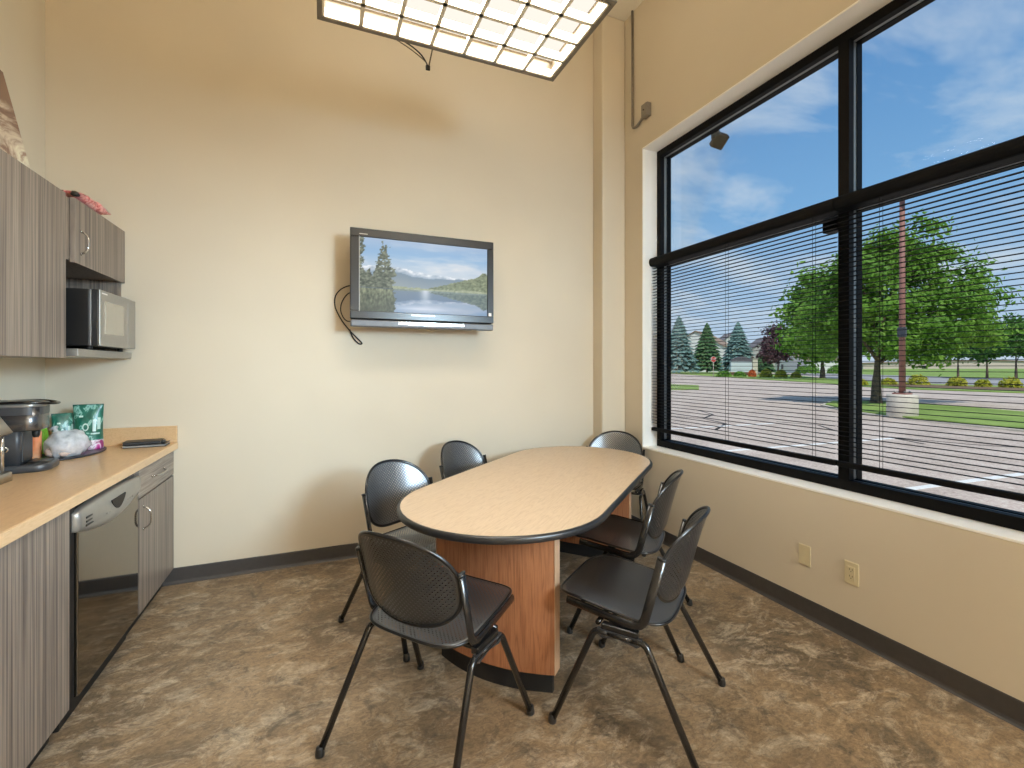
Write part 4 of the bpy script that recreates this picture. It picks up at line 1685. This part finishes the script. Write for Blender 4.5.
proto = make_chair()
CHG = 'perforated stacking chairs around the conference table'
u2 = lambda u, v: TU * u + TV_ * v
dpos = u2(3.735, .955)
chairs = [
    ((.384, 1.741), math.atan2(.622, .783), 'black perforated stacking chair at the near end of the table, its back to the camera'),
    ((1.231, 1.567), R(127), 'black perforated stacking chair on the window side with its whole seat in view'),
    ((1.60, 2.113), R(132.5), 'black perforated stacking chair on the window side, tucked half under the tabletop'),
    ((.480, 2.60), R(-60), 'black perforated stacking chair on the back-wall side with the wider view of its bright backrest'),
    ((1.035, 3.155), R(-58), 'black perforated stacking chair under the television, mostly hidden by the tabletop'),
    ((dpos.x, dpos.y), ang_t + PI + R(4), 'black perforated stacking chair at the far end of the table by the corner column'),
]
for i, (p, a, l) in enumerate(chairs):
    c = proto if i == 0 else copy_tree(proto)
    c.location = (p[0], p[1], 0)
    c.rotation_euler = (0, 0, a - PI / 2)
    tag(c, l, 'chair', CHG)

# ------------------------------------------------------------------ outdoors
G = -.15
M['asphalt'] = ground_mat('pebbly_asphalt', [(.35, srgb(184, 166, 152)), (.65, srgb(210, 192, 178))], 1.0, .95, 30, .75)
M['road'] = ground_mat('road_asphalt', [(.35, srgb(150, 148, 150)), (.65, srgb(174, 170, 170))], .3, .95, 8, .2)
M['grass'] = ground_mat('mown_grass', [(.3, srgb(112, 136, 66)), (.55, srgb(140, 162, 84)), (.75, srgb(164, 182, 104))], .6, .95, 30, .5)
M['concrete'] = ground_mat('pale_concrete', [(.3, srgb(196, 186, 170)), (.7, srgb(218, 208, 192))], 3, .9, 60, .3)
M['mulch'] = ground_mat('mulch', [(.3, srgb(104, 84, 66)), (.7, srgb(140, 116, 92))], 3, .95, 20, .5)
M['line'] = plain('white_road_paint', srgb(236, 234, 228), .8)
M['crack'] = plain('tar_seal', srgb(64, 60, 58), .8)
M['bark'] = ground_mat('bark', [(.3, srgb(84, 72, 60)), (.7, srgb(124, 108, 92))], 6, .95, 30, .5)


def flat(name, poly, z0, z1, mat, kind='structure'):
    mb = MB()
    mb.prism(poly, z0, z1, mat)
    o = mb.build(name)
    o['kind'] = kind
    return o


flat('parking_lot_ground', [(XR + WT, -60), (420, -260), (420, 420), (XR + WT, 420), (XR + WT - 3, 60)], G - .3, G, M['asphalt'])
isl = [(15.3, -14), (15.4, 5.5), (15.7, 8.0), (16.6, 10.2), (18.4, 12.3), (20.5, 13.3), (22.0, 12.6), (22.5, 10.6), (21.6, 7.8), (20.9, 3), (20.4, -14)]
flat('island_curb', isl, G, G + .05, M['concrete'])
cen = Vector((18.6, 0))


def inset(poly, d):
    out = []
    n = len(poly)
    for i in range(n):
        p, a, b_ = Vector(poly[i]), Vector(poly[i - 1]), Vector(poly[(i + 1) % n])
        t1, t2 = (p - a).normalized(), (b_ - p).normalized()
        nn = Vector((-(t1 + t2).y, (t1 + t2).x)).normalized()
        out.append(p + nn * d)
    return [tuple(q) for q in out]


area = sum(isl[i - 1][0] * isl[i][1] - isl[i][0] * isl[i - 1][1] for i in range(len(isl)))
flat('island_lawn', inset(isl, .16 if area > 0 else -.16), G + .05, G + .09, M['grass'])
# small lawn patch at left
lw = [(21.0, 24.6), (23.6, 24.0), (28.5, 29.0), (27.5, 33), (24.0, 32)]
flat('corner_lawn', lw, G, G + .06, M['grass'])
# planting strip with mulch, lawn behind, the road, the far lawn
strip = [(38.6, -20), (38.4, 10), (37.4, 18.5), (38.6, 22.2), (43.0, 27.6), (46.0, 33.2), (51.4, 43.6), (59.2, 57.2), (66.2, 69.6), (81.0, 95.6), (94, 118), (118, 110), (96, 77), (76.5, 54.6), (60, 39), (51.5, 28), (49.5, 21.5), (51, 14), (51, -20)]
flat('planted_strip', strip, G, G + .06, M['grass'])
bed = [(40.6, -16), (40.4, 10), (39.8, 18), (41.0, 21.6), (44.0, 25), (46.4, 23), (45.4, 17), (45.8, 10), (46, -16)]
flat('planting_bed', bed, G + .06, G + .09, M['mulch'])
flat('far_road', [(52, -60), (52, 14), (52, 22), (53.5, 27), (60, 36), (76, 51.5), (100, 78), (112, 70), (96, 48), (80, 26), (75, 14), (75, -60)], G, G + .03, M['road'])
# far lawn rising gently
mb = MB()


def far_fn(u, v):
    # v: across from the road edge outward; u: along
    y = -60 + 260 * u
    x0 = 80 + max(0, (y - 26) * .62) - max(0, (y - 80) * .62)
    x = x0 + v * 130
    return (x, y, G + .02 + 1.0 * min(1, v * 2.4) ** 1.4)


mb.grid(far_fn, 40, 12, M['grass'])
o = mb.build('far_lawn', recalc=True)
o['kind'] = 'structure'

# parking stripes
for k in range(-2, 5):
    y = 3.42 + 2.86 * k
    if y < 11:
        mb = MB()
        mb.prism([(6.55, y + .02), (11.6, y - .25), (11.6, y - .14), (6.55, y + .13)], G, G + .004, M['line'])
        o = mb.build('parking_stripe')
        o['kind'] = 'structure'
# tar-sealed cracks
for pts in ([(11.2, 5.4), (11.6, 6.3), (11.5, 7.3), (12.2, 8.2), (11.9, 9.2)], [(12.8, 4.0), (12.0, 5.0), (11.6, 6.3)], [(9.0, 8.6), (10.2, 9.4), (10.6, 10.6), (11.8, 11.4), (12.4, 12.6)], [(10.6, 10.6), (9.6, 12.4)]):
    mb = MB()
    mb.tube([(x, y, G + .001) for x, y in pts], .045, M['crack'], 6, ry=.003, fixed=(1, 0, 0))
    o = mb.build('pavement_crack')
    o['kind'] = 'structure'


# -- plants
def leaf_cloud(n, place, size, mat, rng, flatness=0.0):
    """Many small bent leaf quads; place() gives point and outward direction."""
    vs = np.zeros((n, 6, 3))
    for i in range(n):
        p, d_ = place()
        s_ = size * rng.uniform(.6, 1.35)
        nn = (Vector(d_) * .7 + Vector((rng.gauss(0, .55), rng.gauss(0, .55), rng.gauss(.25, .5)))).normalized()
        t_ = nn.orthogonal().normalized()
        t_ = Matrix.Rotation(rng.uniform(0, 2 * PI), 3, nn) @ t_
        b_ = nn.cross(t_)
        p = Vector(p)
        f_ = -nn * s_ * .16
        pts = (p - t_ * s_, p - t_ * s_ * .1 + b_ * s_ * .52 + f_, p + t_ * s_ * .55 + b_ * s_ * .3 + f_, p + t_ * s_, p + t_ * s_ * .55 - b_ * s_ * .3 + f_, p - t_ * s_ * .1 - b_ * s_ * .52 + f_)
        for k in range(6):
            vs[i, k] = pts[k]
    mb = MB()
    mb.v = [tuple(x) for x in vs.reshape(-1, 3)]
    f = []
    for i in range(n):
        o_ = i * 6
        f.append((o_, o_ + 1, o_ + 2, o_ + 3))
        f.append((o_, o_ + 3, o_ + 4, o_ + 5))
    mb.f = f
    mb.mats = [mat]
    mb.mi = [0] * len(f)
    mb.sm = [False] * len(f)
    return mb


M['maple'] = leaf_mat('maple_leaves', srgb(72, 114, 40), srgb(118, 162, 60), srgb(164, 200, 90), .9, .42)
M['tree_green'] = leaf_mat('green_leaves', srgb(54, 96, 40), srgb(84, 130, 52), srgb(120, 158, 70), .5, .35)
M['spruce_blue'] = leaf_mat('blue_spruce_needles', srgb(84, 116, 112), srgb(112, 146, 140), srgb(146, 176, 166), .6, .2)
M['spruce_green'] = leaf_mat('green_spruce_needles', srgb(54, 88, 58), srgb(78, 116, 72), srgb(104, 140, 84), .6, .2)
M['plum'] = leaf_mat('purple_plum_leaves', srgb(66, 44, 52), srgb(96, 66, 72), srgb(124, 88, 90), .6, .25)
M['yellow'] = leaf_mat('yellow_blooms', srgb(120, 150, 40), srgb(190, 186, 60), srgb(232, 216, 90), 2.5, .3)
M['shrub'] = leaf_mat('shrub_leaves', srgb(76, 124, 44), srgb(110, 158, 56), srgb(150, 186, 78), 1.5, .3)
M['orange'] = leaf_mat('orange_blooms', srgb(196, 96, 50), srgb(220, 120, 66), srgb(236, 150, 90), 2.5, .3)


def broad_tree(name, x, y, z0, h, trunk_h, lobes, n, leaf, mat, label, tr_r, seed, group=None, lean=(0, 0)):
    rng = random.Random(seed)
    t_ = thing(name, (x, y, z0), label, 'tree', group)
    tot = sum(l[3] ** 2 for l in lobes)
    pick = [(l, l[3] ** 2 / tot) for l in lobes]

    def spot():
        k = rng.random()
        for l, w_ in pick:
            k -= w_
            if k <= 0:
                break
        while True:
            d_ = Vector((rng.gauss(0, 1), rng.gauss(0, 1), rng.gauss(0, 1)))
            if d_.length > .1:
                d_.normalize()
                break
        rad = l[3] * (rng.uniform(.35, 1.0) ** .55) * (1 + .28 * mnoise.noise(d_ * 2.6 + Vector((l[0], l[1], seed))))
        p = Vector((x + l[0] + d_.x * rad, y + l[1] + d_.y * rad, z0 + l[2] + d_.z * rad * l[4]))
        return p, d_
    tufts = [spot() for _ in range(max(60, n // 48))]
    sg_ = leaf * 2.4

    def place():
        p, d_ = rng.choice(tufts)
        q = Vector((rng.gauss(0, sg_), rng.gauss(0, sg_), rng.gauss(0, sg_ * .62)))
        return p + q, (d_ + q.normalized() * .8 + Vector((0, 0, .3)))
    leaf_cloud(n, place, leaf, mat, rng).build('crown', t_)
    mb = MB()
    topz = z0 + h * .72
    pts = spline([(x, y, z0 - .05), (x + .03, y, z0 + trunk_h * .5), (x + lean[0] * .3, y + lean[1] * .3, z0 + trunk_h), (x + lean[0], y + lean[1], topz)], 5)
    mb.tube(pts, [tr_r * (1.35 if i == 0 else 1 - .8 * i / (len(pts) - 1)) for i in range(len(pts))], M['bark'], 10)
    tk = mb.build('trunk', t_)
    mb = MB()
    for l in lobes[: 10]:
        a = Vector((x + lean[0] * .2, y + lean[1] * .2, z0 + trunk_h * rng.uniform(.85, 1.5)))
        b_ = Vector((x + l[0] * .8, y + l[1] * .8, z0 + l[2] * .95))
        mid = a.lerp(b_, .5) + Vector((0, 0, .12))
        mb.tube(spline([a, mid, b_], 4), [tr_r * .36 * (1 - .08 * i) for i in range(9)], M['bark'], 7)
    mb.build('branches', tk)
    return t_


# big maple on the island; lobes: dx, dy, z, radius, z-scale.  R = camera right, F = away
Rv = Vector((math.cos(TH), -math.sin(TH)))
Fv = Vector((math.sin(TH), math.cos(TH)))


def lobe(r_, f_, z, rad, zs=.9):
    return (Rv.x * r_ + Fv.x * f_, Rv.y * r_ + Fv.y * f_, z, rad, zs)


def at(px, dist, gz):
    """Ground point seen at picture column px at a given distance along the view."""
    l = (px - 512) / 460 * dist
    p = Rv * l + Fv * dist
    return p.x, p.y, gz


lob = [lobe(.2, 0, 4.6, 1.9, 1.2), lobe(1.2, -.5, 6.5, 1.05, 1.1), lobe(2.3, .3, 5.8, 1.0), lobe(-1.0, -.4, 4.9, 1.35), lobe(-1.7, .2, 3.8, 1.2), lobe(-.8, -1.2, 3.3, 1.3), lobe(1.0, -1.4, 3.4, 1.4), lobe(2.6, -.6, 3.9, 1.5), lobe(3.9, .4, 3.5, 1.15), lobe(3.4, .2, 4.9, 1.0), lobe(1.8, 1.2, 2.9, 1.2), lobe(.3, 1.6, 3.6, 1.6), lobe(-1.3, 1.2, 2.9, 1.1), lobe(.9, -.2, 5.9, 1.2), lobe(4.4, .2, 2.7, .8), lobe(0, -.8, 2.4, .8, .7), lobe(-.2, -.5, 6.1, .8), lobe(.9, -.9, 2.0, .75, .8), lobe(2.2, -.2, 2.3, .8, .8)]
broad_tree('maple_tree', 20.9, 11.7, G + .09, 7.9, 1.75, lob, 24000, .105, M['maple'], 'big green maple on the grass island, filling the middle of the window', .21, 5, lean=(.5, .1))
lob2 = [lobe(0, 0, 8.5, 4.2, 1.05), lobe(-2.6, 0, 5.6, 2.6), lobe(3.0, 0, 6, 3.2), lobe(-1.5, -1, 11.6, 2.6), lobe(-1.6, -1, 4.2, 2.2, .8), lobe(1.5, -1.5, 4.6, 2.4, .8), lobe(1.4, -.5, 12.2, 2.4), lobe(-2.4, 0, 8.6, 2.2)]
broad_tree('street_tree', 61.0, 40.5, G + .06, 14, 2.4, lob2, 9000, .36, M['maple'], 'green tree left of the mullion, standing in the strip behind the flower bed', .36, 11)
x, y, z = at(778, 96, G + .2)
broad_tree('plum_tree', x, y, z, 9, 2.2, [lobe(0, 0, 6.6, 2.6, 1.3), lobe(-1.4, 0, 4.6, 2.2), lobe(1.5, 0, 5.0, 2.2), lobe(.5, 0, 9.0, 1.6)], 3600, .34, M['plum'], 'dark purple-leaved tree between the small spruce and the green tree', .22, 13)
for i, (px, dd, h_, l) in enumerate(((958, 66, 7.8, 'small round green tree across the road, closest to the maple'), (987, 60, 7.2, 'round green tree across the road, between its two neighbours'), (1016, 54, 7.6, 'round green tree across the road, at the window edge'))):
    k = h_ / 7
    x, y, z = at(px, dd, G + .1)
    broad_tree('roadside_tree', x, y, z, h_, 1.9 * k, [lobe(0, 0, 4.3 * k, 1.6 * k, 1.0), lobe(-1.0 * k, 0, 3.5 * k, 1.1 * k), lobe(1.1 * k, 0, 3.6 * k, 1.1 * k), lobe(.1, 0, 5.6 * k, 1.1 * k)], 3000, .24, M['tree_green'], l, .16, 20 + i, 'round trees across the road')


def spruce(x, y, z0, h, r_, mat, label, seed):
    rng = random.Random(seed)
    t_ = thing('spruce_tree', (x, y, z0), label, 'tree', 'spruces in front of the houses')
    n = 3200
    mb = MB()
    for i in range(n):
        f_ = rng.random() ** .75
        tier = (math.floor((1 - f_) * 15) + rng.uniform(0, 1)) / 15
        zc = h * (.03 + .96 * f_)
        frac = ((1 - f_) * 15) % 1.0
        rad = r_ * (1 - f_) ** .78 * (.66 + .34 * frac)
        a = rng.uniform(0, 2 * PI)
        d_ = Vector((math.cos(a), math.sin(a), 0))
        rr = rad * rng.uniform(.35, 1.0) ** .5
        base = Vector((x, y, z0 + zc)) + d_ * rr * .55
        tip = Vector((x, y, z0 + zc - .10 * rr)) + d_ * (rr + .12)
        wv = Vector((-d_.y, d_.x, 0)) * (.16 + .10 * rr)
        up_ = Vector((0, 0, .18 + .06 * rr))
        midp = base.lerp(tip, .6)
        mb.add([base, midp + wv + up_ * .2, tip, midp - wv + up_ * .2, midp + up_], [(0, 1, 4), (1, 2, 4), (2, 3, 4), (3, 0, 4)], mat)
    mb.build('foliage', t_)
    mb = MB()
    mb.tube([(x, y, z0 - .1), (x, y, z0 + h * .98)], [.22, .03], M['bark'], 8)
    mb.build('trunk', t_)


x, y, z = at(679, 104, G + .3)
spruce(x, y, z, 12.8, 5.4, M['spruce_blue'], 'blue spruce beside the window jamb, tallest and leftmost of the spruces', 31)
x, y, z = at(707, 116, G + .3)
spruce(x, y, z, 12.4, 5.4, M['spruce_green'], 'dark green spruce behind the stop sign', 32)
x, y, z = at(738, 103, G + .3)
spruce(x, y, z, 11.4, 5.0, M['spruce_blue'], 'blue spruce behind the monument sign', 33)
x, y, z = at(764, 106, G + .3)
spruce(x, y, z, 5.2, 3.0, M['spruce_green'], 'short green spruce right of the monument sign', 34)


def house(px, dist, w_, d_, wall_h, roof_h, mat_wall, mat_roof, label, rot_=0.0, name='house'):
    x, y, z = at(px, dist, G)
    t_ = thing(name, (x, y, z), label, 'house' if name == 'house' else 'building', rz=rot_)
    mb = MB()
    hw, hd = w_ / 2, d_ / 2
    vs = [(-hw, -hd, 0), (hw, -hd, 0), (hw, hd, 0), (-hw, hd, 0), (-hw, -hd, wall_h), (hw, -hd, wall_h), (hw, hd, wall_h), (-hw, hd, wall_h), (0, -hd, wall_h + roof_h), (0, hd, wall_h + roof_h)]
    mb.add(vs, [(0, 1, 5, 8, 4), (2, 3, 7, 9, 6), (1, 2, 6, 5), (3, 0, 4, 7)], mat_wall)
    mb.build('walls', t_, world=False, recalc=True)
    mb = MB()
    ov = .4
    s_ = roof_h / hw
    for sg in (-1, 1):
        a = [(0, -hd - ov, wall_h + roof_h + .05), (sg * (hw + ov), -hd - ov, wall_h - s_ * ov + .05), (sg * (hw + ov), hd + ov, wall_h - s_ * ov + .05), (0, hd + ov, wall_h + roof_h + .05)]
        b_ = [(p[0], p[1], p[2] + .22) for p in a]
        mb.add(a + b_, [(0, 1, 2, 3), (4, 7, 6, 5), (0, 4, 5, 1), (1, 5, 6, 2), (2, 6, 7, 3), (3, 7, 4, 0)], mat_roof)
    mb.build('roof', t_, world=False, recalc=True)
    gm = M['black_gloss']
    for wx in (-.5, .5):
        for wz in ((.32, .72) if wall_h > 4 else (.5,)):
            mb = MB()
            mb.box((wx * hw - .6, -hd - .04, wall_h * wz - .7), (wx * hw + .6, -hd + .05, wall_h * wz + .7), gm)
            mb.build('window', t_, world=False)
    return t_


M['siding'] = plain('white_siding', srgb(226, 224, 220), .7)
M['siding_grey'] = plain('grey_siding', srgb(176, 172, 168), .7)
M['siding_beige'] = plain('beige_siding', srgb(206, 190, 178), .7)
M['shingle'] = plain('brown_shingles', srgb(150, 126, 108), .85, var=.15, scale=8)
M['shingle_grey'] = plain('grey_shingles', srgb(120, 112, 112), .85, var=.15, scale=8)
house(702, 140, 15, 12, 7.6, 4.4, M['siding'], M['shingle'], 'white house with brown shingle roof behind the spruces', R(-62))
house(729, 178, 13, 12, 9.0, 5.4, M['siding'], M['shingle_grey'], 'white gabled house showing between the second and third spruce', R(-32))
house(763, 148, 12, 10, 6.2, 4.6, M['siding_grey'], M['shingle_grey'], 'grey gabled house behind the short spruce', R(-34))
house(806, 122, 17, 8, 3.2, 1.6, M['siding'], M['shingle'], 'low white house with brown roof behind the green tree', R(-118))
house(965, 150, 70, 16, 2.6, .9, M['siding_beige'], M['shingle'], 'long low pale building far across the road', R(-30), 'warehouse')

# monument sign
sx, sy, sz = at(743, 84, G + .06)
ms = thing('monument_sign', (sx, sy, sz), 'white monument sign with dark curved top and pale end pillar in the planting', 'sign', rz=-TH)
mb = MB()
mb.box((-2.5, -.35, 0), (2.6, .35, .55), plain('brown_brick', srgb(120, 92, 78), .9, var=.2, scale=6))
mb.build('base', ms, world=False)
mb = MB()
for k in range(3):
    mb.box((-2.3, -.25, .58 + k * .62), (1.55, .25, 1.17 + k * .62), plain('sign_panel', srgb(206, 214, 220), .5), .02)
mb.build('panels', ms, world=False)
mb = MB()
pts = [(-2.2, 2.45)] + [(-2.2 + 3.7 * k / 12, 2.45 + .95 * math.sin(PI * (.12 + .76 * k / 12))) for k in range(13)] + [(1.5, 2.45)]
n = len(pts)
mb.add([(x_, -.22, z_) for x_, z_ in pts] + [(x_, .22, z_) for x_, z_ in pts], [tuple(range(n)), tuple(range(2 * n - 1, n - 1, -1))] + [(i, (i + 1) % n, n + (i + 1) % n, n + i) for i in range(n)], plain('sign_top', srgb(98, 92, 100), .5))
mb.build('curved_top', ms, world=False, recalc=True)
mb = MB()
mb.box((1.6, -.4, 0), (2.5, .4, 2.9), M['concrete'], .04)
mb.box((1.5, -.5, 2.9), (2.6, .5, 3.1), M['concrete'], .04)
mb.build('pillar', ms, world=False)

# stop sign
px_, py_, pz_ = at(713.5, 72, G)
st = thing('stop_sign', (px_, py_, pz_), 'red stop sign on a thin pole at the road edge', 'sign', rz=-TH)
mb = MB()
mb.tube([(0, .05, 0), (0, .05, 2.9)], .05, M['concrete'], 8)
mb.build('pole', st, world=False)
red = plain('stop_red', srgb(190, 50, 46), .5)
mb = MB()
oc = [(.46 * math.cos(R(22.5 + 45 * k)), .46 * math.sin(R(22.5 + 45 * k))) for k in range(8)]
oi = [(x_ * .93, z_ * .93) for x_, z_ in oc]
mb.add([(x_, 0, 2.75 + z_) for x_, z_ in oc] + [(x_, .02, 2.75 + z_) for x_, z_ in oc], [tuple(range(8)), tuple(range(15, 7, -1))] + [(i, (i + 1) % 8, 8 + (i + 1) % 8, 8 + i) for i in range(8)], M['line'])
mb.add([(x_, -.004, 2.75 + z_) for x_, z_ in oi], [tuple(range(8))], red)
pl = mb.build('sign_plate', st, world=False)
tcv = bpy.data.curves.new('stop_text', 'FONT')
tcv.body = 'STOP'
tcv.size = .34
tcv.align_x = 'CENTER'
tcv.align_y = 'CENTER'
tcv.extrude = .003
to = bpy.data.objects.new('stop_text_tmp', tcv)
COL.objects.link(to)
dg = bpy.context.evaluated_depsgraph_get()
me = bpy.data.meshes.new_from_object(to.evaluated_get(dg))
COL.objects.unlink(to)
bpy.data.objects.remove(to)
me.materials.clear()
me.materials.append(M['line'])
lt = bpy.data.objects.new('lettering', me)
COL.objects.link(lt)
lt.parent = pl
lt.location = (0, -.010, 2.75)
lt.rotation_euler = (R(90), 0, 0)

# parking-lot lamp mast on its concrete base
lm = thing('lamp_mast', (16.3, 8.41, G + .06), 'reddish-brown lamp mast on a round concrete base in front of the maple', 'lamp post')
mast = plain('red_brown_mast', srgb(150, 104, 92), .6)
mb = MB()
mb.lathe([(.36, -.06), (.38, -.02), (.38, .62), (.35, .66)], M['concrete'], (16.3, 8.41, G + .06), 28)
mb.build('concrete_base', lm)
mb = MB()
mb.tube([(16.3, 8.41, G + .72), (16.3, 8.41, 6.72)], [.085, .065], mast, 12)
mb.build('mast', lm)
mb = MB()
mb.box((16.12, 8.23, G + .71), (16.48, 8.59, G + .76), mast, .01)
for dx in (-.13, .13):
    for dy in (-.13, .13):
        mb.lathe([(.025, 0), (.025, .06), (0, .07)], M['steel'], (16.3 + dx, 8.41 + dy, G + .76), 8)
mb.build('foot_plate', lm)
MB().box((16.14, 8.37 - .12, G + 2.45), (16.24, 8.47, G + 2.75), M['grey_plastic'], .02).build('sign_plate', lm)
mb = MB()
mb.box((16.1, 8.0, 6.7), (16.5, 8.85, 6.86), M['frame'], .03)
mb.build('lamp_head', lm)


# flower bushes
def bush(x, y, z0, r_, h, mat, n, label, seed, leaf=.10, name='flower_bush'):
    rng = random.Random(seed)
    t_ = thing(name, (x, y, z0), label, 'hedge' if name == 'hedge' else 'bush')

    def place():
        d_ = Vector((rng.gauss(0, 1), rng.gauss(0, 1), abs(rng.gauss(0, 1))))
        d_.normalize()
        k = rng.uniform(.3, .9) ** .5
        return Vector((x + d_.x * r_ * k, y + d_.y * r_ * k, z0 + d_.z * h * k)), d_
    leaf_cloud(n, place, leaf, mat, rng).build('leaves', t_)
    mb = MB()
    for k in range(5):
        a = 2 * PI * k / 5
        mb.tube([(x, y, z0 - .02), (x + r_ * .5 * math.cos(a), y + r_ * .5 * math.sin(a), z0 + h * .6)], .02, M['bark'], 5)
    mb.build('stems', t_)


for i, (px, dd, r_, h_, l) in enumerate((
        (861, 38.5, .5, .5, 'yellow flowering bush beside the mullion, partly behind the maple trunk'),
        (888, 38.5, .65, .6, 'yellow flowering bush left of the lamp mast, behind it'),
        (918, 38.0, .8, .95, 'largest yellow flowering bush just right of the lamp mast'),
        (957, 35.5, .68, .8, 'yellow flowering bush in the middle of the bed across the drive'),
        (983, 34.0, .52, .6, 'smallest yellow flowering bush in the bed across the drive'),
        (1010, 33.0, .68, .85, 'yellow flowering bush in the bed at the right edge of the window'))):
    x, y, z = at(px, dd, G + .08)
    bush(x, y, z, r_, h_, M['yellow'], 520, l, 50 + i)
for i, (px, dd, r_, h_, mat, l) in enumerate((
        (724, 72, 1.2, 1.0, M['shrub'], 'light green shrub beside the stop sign'),
        (740, 72, 1.0, .9, M['shrub'], 'light green shrub below the white monument sign'),
        (752, 71, .6, 1.2, M['orange'], 'orange flowering bush in front of the monument sign pillar'),
        (766, 68, .9, 1.3, M['yellow'], 'yellow-green shrub just right of the orange bush'),
        (781, 66, .85, 1.2, M['yellow'], 'yellow-green shrub below the purple-leaved tree'),
        (796, 64, .7, .9, M['yellow'], 'yellow-green shrub at the right end of the row, left of the tree trunk'))):
    x, y, z = at(px, dd, G + .06)
    bush(x, y, z, r_, h_, mat, 700, l, 70 + i, .16, 'shrub' if ' shrub ' in l else 'flower_bush')
# hedge on the far lawn behind the green tree
for i, (px, l) in enumerate(((808, 'clipped hedge behind the green tree, left of its trunk'), (840, 'clipped hedge behind the green tree, beside the mullion'))):
    x, y, z = at(px, 96, G + .25)
    bush(x, y, z, 2.6, 1.9, M['shrub'], 900, l, 90 + i, .2, 'hedge')

# ------------------------------------------------------------------ sky and sun
wd = bpy.data.worlds.new('sky')
scene.world = wd
wd.use_nodes = True
nt = wd.node_tree
for n in list(nt.nodes):
    nt.nodes.remove(n)
out = node(nt, 'ShaderNodeOutputWorld')
bg_ = node(nt, 'ShaderNodeBackground')
tc = node(nt, 'ShaderNodeTexCoord')
sp = node(nt, 'ShaderNodeSeparateXYZ')
nt.links.new(tc.outputs['Generated'], sp.inputs[0])
gr = ramp(nt, [(0.0, srgb(196, 210, 226)), (.10, srgb(172, 198, 226)), (.28, srgb(122, 170, 216)), (.6, srgb(76, 130, 190))])
nt.links.new(sp.outputs[2], gr.inputs[0])
# clouds on a flat ceiling: project direction onto a plane so they shrink toward the horizon
zz = math_n(nt, 'ADD', math_n(nt, 'MAXIMUM', sp.outputs[2], 0.0), .22)
cx_ = math_n(nt, 'DIVIDE', sp.outputs[0], zz)
cy_ = math_n(nt, 'DIVIDE', sp.outputs[1], zz)
cv = node(nt, 'ShaderNodeCombineXYZ')
nt.links.new(cx_, cv.inputs[0])
nt.links.new(cy_, cv.inputs[1])
mp = node(nt, 'ShaderNodeMapping')
mp.inputs['Location'].default_value = (4.9, 2.2, 0)
mp.inputs['Rotation'].default_value = (0, 0, R(25))
mp.inputs['Scale'].default_value = (1.0, 1.7, 1)
nt.links.new(cv.outputs[0], mp.inputs[0])
cn = noise_tex(nt, 1.5, 9, .58, mp.outputs[0], .35)
cr = ramp(nt, [(.47, (0, 0, 0, 1)), (.70, (1, 1, 1, 1))])
nt.links.new(cn.outputs[0], cr.inputs[0])
sky = mixc(nt, math_n(nt, 'MULTIPLY', cr.outputs[0], .85), gr.outputs[0], srgb(214, 222, 230))
nt.links.new(sky, bg_.inputs[0])
bg_.inputs[1].default_value = 1.0
nt.links.new(bg_.outputs[0], out.inputs[0])

sd_ = bpy.data.lights.new('sun', 'SUN')
sd_.energy = 3.1
sd_.angle = R(.6)
sd_.color = (1.0, .95, .87)
so_ = bpy.data.objects.new('sun', sd_)
COL.objects.link(so_)
so_.rotation_euler = Vector((.22, .52, -.82)).to_track_quat('-Z', 'Y').to_euler()

vs_ = scene.view_settings
vs_.view_transform = 'Standard'
vs_.look = 'None'
vs_.exposure = 0.12
vs_.gamma = 1
vs_.use_curve_mapping = False
scene.cycles.max_bounces = 10
scene.cycles.transparent_max_bounces = 24
scene.cycles.diffuse_bounces = 5
scene.cycles.sample_clamp_indirect = 6
